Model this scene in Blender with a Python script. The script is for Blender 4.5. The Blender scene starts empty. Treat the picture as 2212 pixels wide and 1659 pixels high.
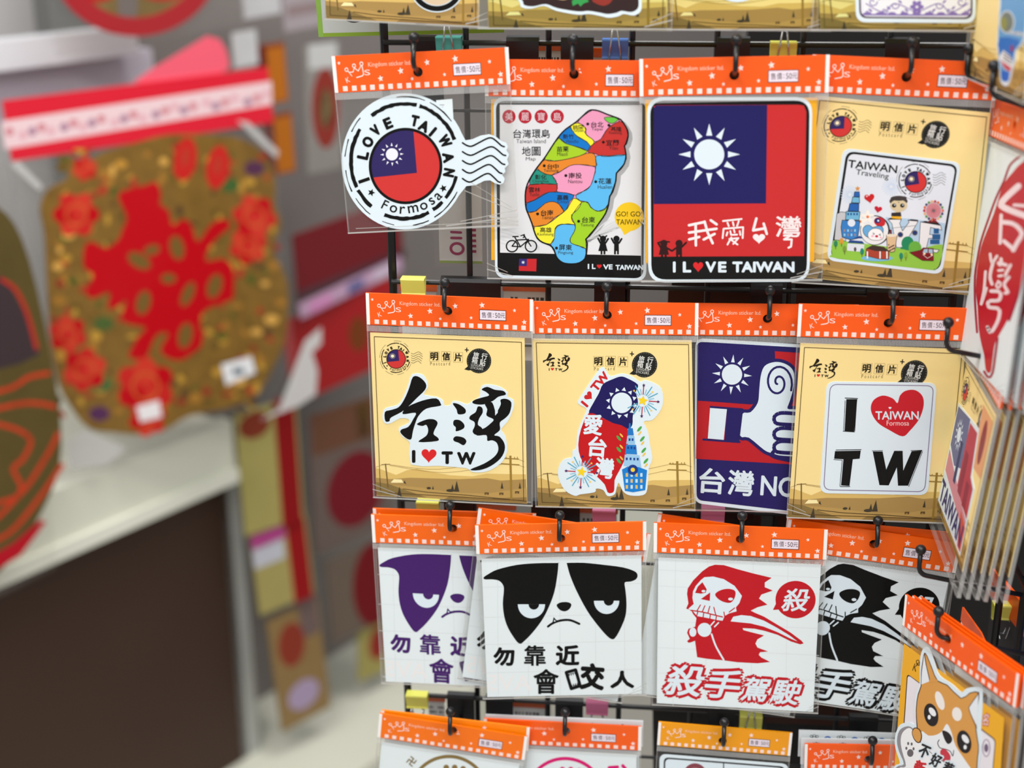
import bpy, math, random
from mathutils import Vector, Matrix
from mathutils.geometry import tessellate_polygon
random.seed(7)
SC = bpy.context.scene
COL = SC.collection

# ---------------------------------------------------------------- camera
cam = bpy.data.cameras.new('camera')
cam.sensor_width = 36.0
cam.lens = 36.0 * 3100 / 2212
cam.clip_start = 0.02
cam.dof.use_dof = True
cam.dof.focus_distance = 1.15
cam.dof.aperture_fstop = cam.lens / 17.5
co = bpy.data.objects.new('camera', cam)
COL.objects.link(co)
co.location = (0, 0, 1.55)
_t, _r = math.radians(19.6852), math.radians(-0.4377)
_f = Vector((0, math.cos(_t), -math.sin(_t)))
_R0 = Vector((1, 0, 0)); _U0 = _R0.cross(_f)
_R = _R0 * math.cos(_r) + _U0 * math.sin(_r)
_U = _U0 * math.cos(_r) - _R0 * math.sin(_r)
co.matrix_world = Matrix(((_R.x, _U.x, -_f.x, 0), (_R.y, _U.y, -_f.y, 0), (_R.z, _U.z, -_f.z, 1.55), (0, 0, 0, 1)))
SC.camera = co

# ---------------------------------------------------------------- light and exposure
SC.view_settings.view_transform = 'Standard'
SC.view_settings.look = 'None'
SC.view_settings.exposure = 0.0
SC.view_settings.gamma = 1.0
SC.view_settings.use_curve_mapping = False
SC.cycles.transparent_max_bounces = 24
SC.cycles.max_bounces = 5
SC.cycles.diffuse_bounces = 2
SC.cycles.glossy_bounces = 2
SC.cycles.transmission_bounces = 2
world = bpy.data.worlds.new('shop_ambient')
SC.world = world
world.use_nodes = True
world.node_tree.nodes['Background'].inputs[0].default_value = (0.93, 0.96, 1.0, 1)
world.node_tree.nodes['Background'].inputs[1].default_value = 0.52

def area(name, loc, target, sx, sy, power, colr=(1, 0.98, 0.95)):
    l = bpy.data.lights.new(name, 'AREA')
    l.shape = 'RECTANGLE'; l.size = sx; l.size_y = sy; l.energy = power; l.color = colr
    o = bpy.data.objects.new(name, l); COL.objects.link(o)
    o.location = loc
    o.rotation_euler = (Vector(target) - Vector(loc)).to_track_quat('-Z', 'Y').to_euler()
    return o
# unseen ceiling lights; the last two added to brighten the shelving behind
area('unseen_ceiling_light', (-0.45, -0.1, 2.75), (-0.45, -0.1, 0), 1.2, 0.25, 20)
area('unseen_ceiling_light', (0.75, -0.1, 2.75), (0.75, -0.1, 0), 1.2, 0.25, 20)
area('unseen_ceiling_light', (0.1, -1.4, 2.75), (0.1, -1.4, 0), 2.6, 0.25, 31)
area('unseen_ceiling_light', (0.3, 1.9, 2.75), (0.3, 1.9, 0), 1.2, 0.25, 22)
area('unseen_ceiling_light', (-0.9, 1.0, 2.75), (-0.9, 1.0, 0), 1.2, 0.25, 22)

# ---------------------------------------------------------------- helpers
def srgb(c):
    r = []
    for v in c:
        v = v / 255.0
        r.append(v / 12.92 if v <= 0.04045 else ((v + 0.055) / 1.055) ** 2.4)
    return tuple(r) + (1.0,)
_M = {}
def mat(c, rough=0.5, spec=0.35, metal=0.0, noise=0.0, scale=60.0, key=''):
    k = (tuple(c), rough, spec, metal, noise, key)
    if k in _M: return _M[k]
    m = bpy.data.materials.new('paint_%02x%02x%02x%s' % (int(c[0]), int(c[1]), int(c[2]), key))
    m.use_nodes = True
    nt = m.node_tree; b = nt.nodes['Principled BSDF']
    b.inputs['Base Color'].default_value = srgb(c)
    b.inputs['Roughness'].default_value = rough
    b.inputs['Specular IOR Level'].default_value = spec
    b.inputs['Metallic'].default_value = metal
    if noise:
        n = nt.nodes.new('ShaderNodeTexNoise'); n.inputs['Scale'].default_value = scale
        n.inputs['Detail'].default_value = 2
        tc = nt.nodes.new('ShaderNodeTexCoord'); nt.links.new(tc.outputs['Object'], n.inputs['Vector'])
        mx = nt.nodes.new('ShaderNodeMix'); mx.data_type = 'RGBA'
        a = srgb(c)
        mx.inputs[6].default_value = tuple(x * (1 - noise) for x in a[:3]) + (1,)
        mx.inputs[7].default_value = tuple(min(1, x * (1 + noise)) for x in a[:3]) + (1,)
        nt.links.new(n.outputs['Fac'], mx.inputs[0]); nt.links.new(mx.outputs[2], b.inputs['Base Color'])
    _M[k] = m
    return m
def film(name, haze, gloss, rough=0.12, tint=(1, 1, 1), bump=0.0, bscale=40.0):
    m = bpy.data.materials.new(name); m.use_nodes = True
    nt = m.node_tree; nt.nodes.clear()
    out = nt.nodes.new('ShaderNodeOutputMaterial')
    tr = nt.nodes.new('ShaderNodeBsdfTransparent'); tr.inputs[0].default_value = tint + (1,)
    gl = nt.nodes.new('ShaderNodeBsdfGlossy'); gl.inputs['Roughness'].default_value = rough
    df = nt.nodes.new('ShaderNodeBsdfDiffuse'); df.inputs[0].default_value = (0.85, 0.84, 0.82, 1)
    m1 = nt.nodes.new('ShaderNodeMixShader'); m1.inputs[0].default_value = haze
    m2 = nt.nodes.new('ShaderNodeMixShader'); m2.inputs[0].default_value = gloss
    nt.links.new(tr.outputs[0], m1.inputs[1]); nt.links.new(df.outputs[0], m1.inputs[2])
    nt.links.new((m1 if haze else tr).outputs[0], m2.inputs[1]); nt.links.new(gl.outputs[0], m2.inputs[2])
    if bump:
        n = nt.nodes.new('ShaderNodeTexNoise'); n.inputs['Scale'].default_value = bscale; n.inputs['Detail'].default_value = 1.5
        n.inputs['Distortion'].default_value = 1.0
        tc = nt.nodes.new('ShaderNodeTexCoord'); nt.links.new(tc.outputs['Object'], n.inputs['Vector'])
        bp = nt.nodes.new('ShaderNodeBump'); bp.inputs['Strength'].default_value = bump; bp.inputs['Distance'].default_value = 0.004
        nt.links.new(n.outputs['Fac'], bp.inputs['Height']); nt.links.new(bp.outputs[0], gl.inputs['Normal'])
    nt.links.new(m2.outputs[0], out.inputs[0])
    return m
FILM = film('clear_film', 0.0, 0.007, 0.10, (0.99, 0.99, 0.98))
FILM_BACK = film('clear_film_back', 0.05, 0.015, 0.2, (0.95, 0.945, 0.94))
SEAM = film('film_seam', 0.16, 0.10, 0.2, (0.97, 0.97, 0.97))
FOLD_GLINT = film('film_fold_glint', 0.60, 0.35, 0.12, (0.97, 0.97, 0.97))  # white haze on the fold strips stands in for film highlights
RIB = film('film_rib', 0.55, 0.10, 0.3)
BLACK = mat((22, 22, 24), 0.32, 0.5, noise=0.2, scale=200, key='wire')

def mesh_obj(name, verts, faces, mats, parent=None, mi=None, smooth=False):
    me = bpy.data.meshes.new(name)
    me.from_pydata([tuple(v) for v in verts], [], faces)
    for m in (mats if isinstance(mats, (list, tuple)) else [mats]): me.materials.append(m)
    if mi: me.polygons.foreach_set('material_index', mi)
    if smooth: me.polygons.foreach_set('use_smooth', [True] * len(me.polygons))
    me.update()
    o = bpy.data.objects.new(name, me); COL.objects.link(o)
    if parent is not None: o.parent = parent
    return o
def tag(o, label=None, cat=None, group=None, kind=None):
    if label: o['label'] = label
    if cat: o['category'] = cat
    if group: o['group'] = group
    if kind: o['kind'] = kind
    return o
def empty(name, M):
    o = bpy.data.objects.new(name, None); COL.objects.link(o)
    o.empty_display_size = 0.02; o.matrix_world = M
    return o
def copy_tree(o, parent=None):
    c = o.copy(); COL.objects.link(c); c.parent = parent
    for ch in o.children: copy_tree(ch, c)
    return c
def box(name, x0, x1, y0, y1, z0, z1, m, parent=None):
    v = [(x, y, z) for z in (z0, z1) for y in (y0, y1) for x in (x0, x1)]
    f = [(0, 2, 3, 1), (4, 5, 7, 6), (0, 1, 5, 4), (2, 6, 7, 3), (0, 4, 6, 2), (1, 3, 7, 5)]
    return mesh_obj(name, v, f, m, parent)
def prism(pts, z0, z1, holes=(), base=0):
    loops = [list(pts)] + [list(h) for h in holes]
    flat = [p for l in loops for p in l]
    n = len(flat)
    tris = tessellate_polygon([[Vector((p[0], p[1], 0)) for p in l] for l in loops])
    v = [(p[0], p[1], z1) for p in flat] + [(p[0], p[1], z0) for p in flat]
    f = []
    for t in tris:
        a, b, c = (flat[i] for i in t)
        s = (b[0] - a[0]) * (c[1] - a[1]) - (b[1] - a[1]) * (c[0] - a[0])
        t = tuple(t) if s > 0 else (t[0], t[2], t[1])
        f.append(t); f.append((t[0] + n, t[2] + n, t[1] + n))
    k = 0
    for li, l in enumerate(loops):
        ar = sum(l[i][0] * l[(i + 1) % len(l)][1] - l[(i + 1) % len(l)][0] * l[i][1] for i in range(len(l)))
        ccw = ar > 0
        if li > 0: ccw = not ccw
        for i in range(len(l)):
            a = k + i; b = k + (i + 1) % len(l)
            f.append((a, a + n, b + n, b) if ccw else (b, b + n, a + n, a))
        k += len(l)
    return v, f
def solid(name, pts, z0, z1, m, parent=None, holes=()):
    v, f = prism(pts, z0, z1, holes)
    return mesh_obj(name, v, f, m, parent)
def tube(path, r, n=8, caps=True):
    P = [Vector(p) for p in path]; v = []; f = []
    up = None
    for i, p in enumerate(P):
        t = (P[min(i + 1, len(P) - 1)] - P[max(i - 1, 0)]).normalized()
        if up is None:
            up = t.cross(Vector((0, 0, 1)))
            if up.length < 1e-3: up = t.cross(Vector((1, 0, 0)))
            up.normalize()
        up = (up - t * up.dot(t)).normalized(); w = t.cross(up)
        for k in range(n):
            a = 2 * math.pi * k / n
            v.append(p + (up * math.cos(a) + w * math.sin(a)) * r)
    for i in range(len(P) - 1):
        for k in range(n):
            a = i * n + k; b = i * n + (k + 1) % n
            f.append((a, b, b + n, a + n))
    if caps:
        f.append(tuple(range(n))[::-1]); f.append(tuple(range((len(P) - 1) * n, len(P) * n)))
    return v, f
def ball(c, r, n=16, m=10):
    c = Vector(c); v = []; f = []
    for i in range(m + 1):
        th = math.pi * i / m
        for k in range(n):
            a = 2 * math.pi * k / n
            v.append(c + Vector((math.sin(th) * math.cos(a), math.sin(th) * math.sin(a), math.cos(th))) * r)
    for i in range(m):
        for k in range(n):
            a = i * n + k; b = i * n + (k + 1) % n
            f.append((a, a + n, b + n, b))
    return v, f
def smooth_path(pts, k=6, closed=False):
    out = []; n = len(pts)
    rng = range(n if closed else n - 1)
    for i in rng:
        g = (lambda j: pts[j % n]) if closed else (lambda j: pts[min(max(j, 0), n - 1)])
        p0, p1, p2, p3 = g(i - 1), g(i), g(i + 1), g(i + 2)
        for s in range(k):
            t = s / k
            out.append(tuple(0.5 * ((2 * p1[d]) + (-p0[d] + p2[d]) * t + (2 * p0[d] - 5 * p1[d] + 4 * p2[d] - p3[d]) * t * t + (-p0[d] + 3 * p1[d] - 3 * p2[d] + p3[d]) * t ** 3) for d in range(len(p1))))
    if not closed: out.append(tuple(pts[-1]))
    return out

# lettering: glyph outlines of the built-in typeface
_tmp = bpy.data.scenes.new('lettering'); _G = {}
def glyph(s, b=0.0, sh=0.0):
    k = (s, round(b, 3), round(sh, 3))
    if k in _G: return _G[k]
    c = bpy.data.curves.new('t', 'FONT'); c.body = s; c.size = 1; c.resolution_u = 3; c.offset = b; c.shear = sh
    o = bpy.data.objects.new('t', c); _tmp.collection.objects.link(o)
    vl = _tmp.view_layers[0]; vl.update()
    m = o.evaluated_get(vl.depsgraph).to_mesh()
    v = [(p.co.x, p.co.y) for p in m.vertices]; f = [tuple(p.vertices) for p in m.polygons]
    bpy.data.objects.remove(o); bpy.data.curves.remove(c)
    if not v: v = [(0, 0)]; f = []
    x0 = min(p[0] for p in v); x1 = max(p[0] for p in v); y0 = min(p[1] for p in v); y1 = max(p[1] for p in v)
    _G[k] = (v, f, x0, x1, y0, y1)
    return _G[k]

def homography(q, w, h):
    # rectify a digitised quadrilateral (tl, tr, br, bl) to a w x h card centred on the origin, y up
    dst = [(-w / 2, h / 2), (w / 2, h / 2), (w / 2, -h / 2), (-w / 2, -h / 2)]
    A = []
    for (x, y), (X, Y) in zip(q, dst):
        A.append([x, y, 1, 0, 0, 0, -X * x, -X * y, X]); A.append([0, 0, 0, x, y, 1, -Y * x, -Y * y, Y])
    n = 8
    for i in range(n):
        p = max(range(i, n), key=lambda r: abs(A[r][i])); A[i], A[p] = A[p], A[i]
        d = A[i][i]; A[i] = [a / d for a in A[i]]
        for r in range(n):
            if r != i and A[r][i]:
                k = A[r][i]; A[r] = [a - k * b for a, b in zip(A[r], A[i])]
    H = [A[i][8] for i in range(8)]
    def f(x, y):
        z = H[6] * x + H[7] * y + 1
        return ((H[0] * x + H[1] * y + H[2]) / z, (H[3] * x + H[4] * y + H[5]) / z)
    return f
def ident(x, y): return (x, y)

LAY = 0.00003
class Art:
    """flat print: coloured shapes drawn in digitiser units, stored in metres on the card"""
    def __init__(self, T=ident, fr=(0, 0, 1)):
        self.v = []; self.f = []; self.c = []; self.T = T; self.fr = fr
    def frame(self, fr): self.fr = fr; return self
    def m(self, x, y):
        ox, oy, s = self.fr
        return self.T(ox + x / s, oy + y / s)
    def raw(self, pts, faces, col, L):
        # every shape sits a hair above the one before it, so that no two printed faces coincide
        self.k = (getattr(self, 'k', 0) + 1) % 13
        b = len(self.v); z = L * LAY + self.k * 1.8e-6
        for p in pts:
            q = self.m(p[0], p[1]); self.v.append((q[0], q[1], z))
        for t in faces:
            a = [self.v[b + i] for i in t]
            s = sum(a[i][0] * a[(i + 1) % len(a)][1] - a[(i + 1) % len(a)][0] * a[i][1] for i in range(len(a)))
            t = t if s > 0 else tuple(reversed(t))
            self.f.append(tuple(b + i for i in t)); self.c.append(col)
    def poly(self, pts, col, L=1, s=0, holes=()):
        if s: pts = smooth_path(pts, s, True)
        loops = [[Vector((p[0], p[1], 0)) for p in pts]] + [[Vector((p[0], p[1], 0)) for p in h] for h in holes]
        flat = [p for l in loops for p in l]
        self.raw(flat, tessellate_polygon(loops), col, L)
    def ell(self, x, y, rx, ry=None, col=(0, 0, 0), L=1, n=40, rot=0, a0=0, a1=360):
        ry = rx if ry is None else ry; c, s = math.cos(math.radians(rot)), math.sin(math.radians(rot)); pts = []
        full = a1 - a0 >= 360
        for k in range(n if full else n + 1):
            a = math.radians(a0 + (a1 - a0) * k / n); X = rx * math.cos(a); Y = ry * math.sin(a)
            pts.append((x + X * c - Y * s, y + X * s + Y * c))
        self.raw(pts, [tuple(range(len(pts)))], col, L)
    def ring(self, x, y, rx, ry, w, col, L=1, segs=((0, 360),), n=72, rot=0, jag=0.0):
        for a0, a1 in segs:
            k = max(2, int(n * (a1 - a0) / 360)); pts = []
            c, s = math.cos(math.radians(rot)), math.sin(math.radians(rot))
            for i in range(k + 1):
                a = math.radians(a0 + (a1 - a0) * i / k)
                for sg in (-1, 1):
                    d = sg * w / 2 * (1 + random.uniform(-jag, jag))
                    X = (rx + d) * math.cos(a); Y = (ry + d) * math.sin(a)
                    pts.append((x + X * c - Y * s, y + X * s + Y * c))
            self.raw(pts, [(2 * i, 2 * i + 1, 2 * i + 3, 2 * i + 2) for i in range(k)], col, L)
    def line(self, pts, w, col, L=2, s=0, closed=False, cap=True, taper=0):
        if s: pts = smooth_path(pts, s, closed)
        n = len(pts); pr = []; fc = []
        for i in range(n if closed else n - 1):
            a = pts[i]; b = pts[(i + 1) % n]; dx, dy = b[0] - a[0], b[1] - a[1]; l = math.hypot(dx, dy) or 1
            wa = wb = w / 2
            if taper: wa = w / 2 * (1 - taper * i / (n - 1)); wb = w / 2 * (1 - taper * (i + 1) / (n - 1))
            nx, ny = -dy / l, dx / l
            pr = [(a[0] + nx * wa, a[1] + ny * wa), (b[0] + nx * wb, b[1] + ny * wb), (b[0] - nx * wb, b[1] - ny * wb), (a[0] - nx * wa, a[1] - ny * wa)]
            self.raw(pr, [(0, 1, 2, 3)], col, L)
        if cap:
            for i, p in enumerate(pts):
                if not closed and s and 0 < i < n - 1 and i % 2: continue
                r = w / 2 * (1 - (taper * i / (n - 1) if taper else 0))
                self.ell(p[0], p[1], r, r, col, L, 8)
    def quad(self, q, col, L=1, r=0, w=0):
        # rounded quadrilateral (r), optionally only its outline of width w
        pts = []
        for i in range(4):
            p, a, b = q[i], q[i - 1], q[(i + 1) % 4]
            if not r: pts.append(p); continue
            la = math.hypot(a[0] - p[0], a[1] - p[1]); lb = math.hypot(b[0] - p[0], b[1] - p[1])
            A_ = (p[0] + (a[0] - p[0]) * r / la, p[1] + (a[1] - p[1]) * r / la); B_ = (p[0] + (b[0] - p[0]) * r / lb, p[1] + (b[1] - p[1]) * r / lb)
            for k in range(7):
                t = k / 6; pts.append(tuple(A_[d] * (1 - t) ** 2 + 2 * p[d] * t * (1 - t) * 0.93 + p[d] * 0 + B_[d] * t * t + p[d] * 2 * t * (1 - t) * 0.07 for d in (0, 1)))
        if w: self.line(pts, w, col, L, closed=True)
        else: self.poly(pts, col, L)
        return pts
    def rect(self, x0, y0, x1, y1, col, L=1): self.raw([(x0, y0), (x1, y0), (x1, y1), (x0, y1)], [(0, 1, 2, 3)], col, L)
    def star(self, x, y, r, col, L=3, n=5, ri=0.45, rot=0):
        pts = []
        for k in range(2 * n):
            a = math.radians(rot - 90 + 180 * k / n); q = r if k % 2 == 0 else r * ri
            pts.append((x + q * math.cos(a), y + q * math.sin(a)))
        self.poly(pts, col, L)
    def heart(self, x, y, w, h, col, L=3, rot=0):
        c, s = math.cos(math.radians(rot)), math.sin(math.radians(rot)); pts = []
        for k in range(36):
            t = 2 * math.pi * k / 36
            X = 16 * math.sin(t) ** 3 / 32 * w; Y = -(13 * math.cos(t) - 5 * math.cos(2 * t) - 2 * math.cos(3 * t) - math.cos(4 * t) + 2.5) / 29 * h
            pts.append((x + X * c - Y * s, y + X * s + Y * c))
        self.poly(pts, col, L)
    def sun(self, x, y, r, r1, r2, col, L=3, rot=0, hw=0.17, n=12):
        self.ell(x, y, r, r, col, L)
        for k in range(n):
            a = math.radians(rot + 360 * k / n)
            b = hw * r1 / 1.0
            ca, sa = math.cos(a), math.sin(a)
            self.raw([(x + r2 * ca, y + r2 * sa), (x + r1 * ca - b * sa, y + r1 * sa + b * ca), (x + r1 * ca + b * sa, y + r1 * sa - b * ca)], [(0, 1, 2)], col, L)
    def t(self, s, x, y, h, col=(25, 22, 20), L=4, w=None, b=0.0, rot=0, sh=0.0):
        dil = b if b > 0.012 else 0; b = 0 if dil else b
        v, f, x0, x1, y0, y1 = glyph(s, b, sh)
        if not f: return
        ky = h / (y1 - y0 + 2 * dil); kx = (w - math.copysign(2 * dil * ky, w)) / (x1 - x0) if w else ky
        c, sn = math.cos(math.radians(rot)), math.sin(math.radians(rot)); pts = []
        for p in v:
            X = (p[0] - (x0 + x1) / 2) * kx; Y = -(p[1] - (y0 + y1) / 2) * ky
            pts.append((x + X * c - Y * sn, y + X * sn + Y * c))
        if dil > 0:   # thicken evenly: shifted copies of the same outline
            for k in range(8):
                dx, dy = (dil * ky * math.cos(k * math.pi / 4), dil * ky * math.sin(k * math.pi / 4))
                self.raw([(p[0] + dx, p[1] + dy) for p in pts], f, col, L)
        self.raw(pts, f, col, L)
    def build(self, name, parent, z, swap=None, rough=0.45):
        if not self.f: return None
        cs = []; mi = []
        for c in self.c:
            c = (swap or {}).get(c, c)
            if c not in cs: cs.append(c)
            mi.append(cs.index(c))
        return mesh_obj(name, [(p[0], p[1], p[2] + z) for p in self.v], self.f, [mat(c, rough, 0.12) for c in cs], parent, mi)

# rack frame: right, up and outward directions of the wire grid
RA = math.radians(6.5775)
RU = Vector((math.cos(RA), -math.sin(RA), 0)); RN = Vector((-math.sin(RA), -math.cos(RA), 0)); RZ = Vector((0, 0, 1))
RO = Vector((0, 1.13, 0))
BASIS = Matrix((RU, RZ, RN)).transposed()
def on_rack(s, z, d): return RO + RU * s + RZ * z + RN * d
def orient(yaw, pitch, roll):
    return BASIS @ Matrix.Rotation(math.radians(yaw), 3, 'Y') @ Matrix.Rotation(math.radians(pitch), 3, 'X') @ Matrix.Rotation(math.radians(roll), 3, 'Z')
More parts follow.
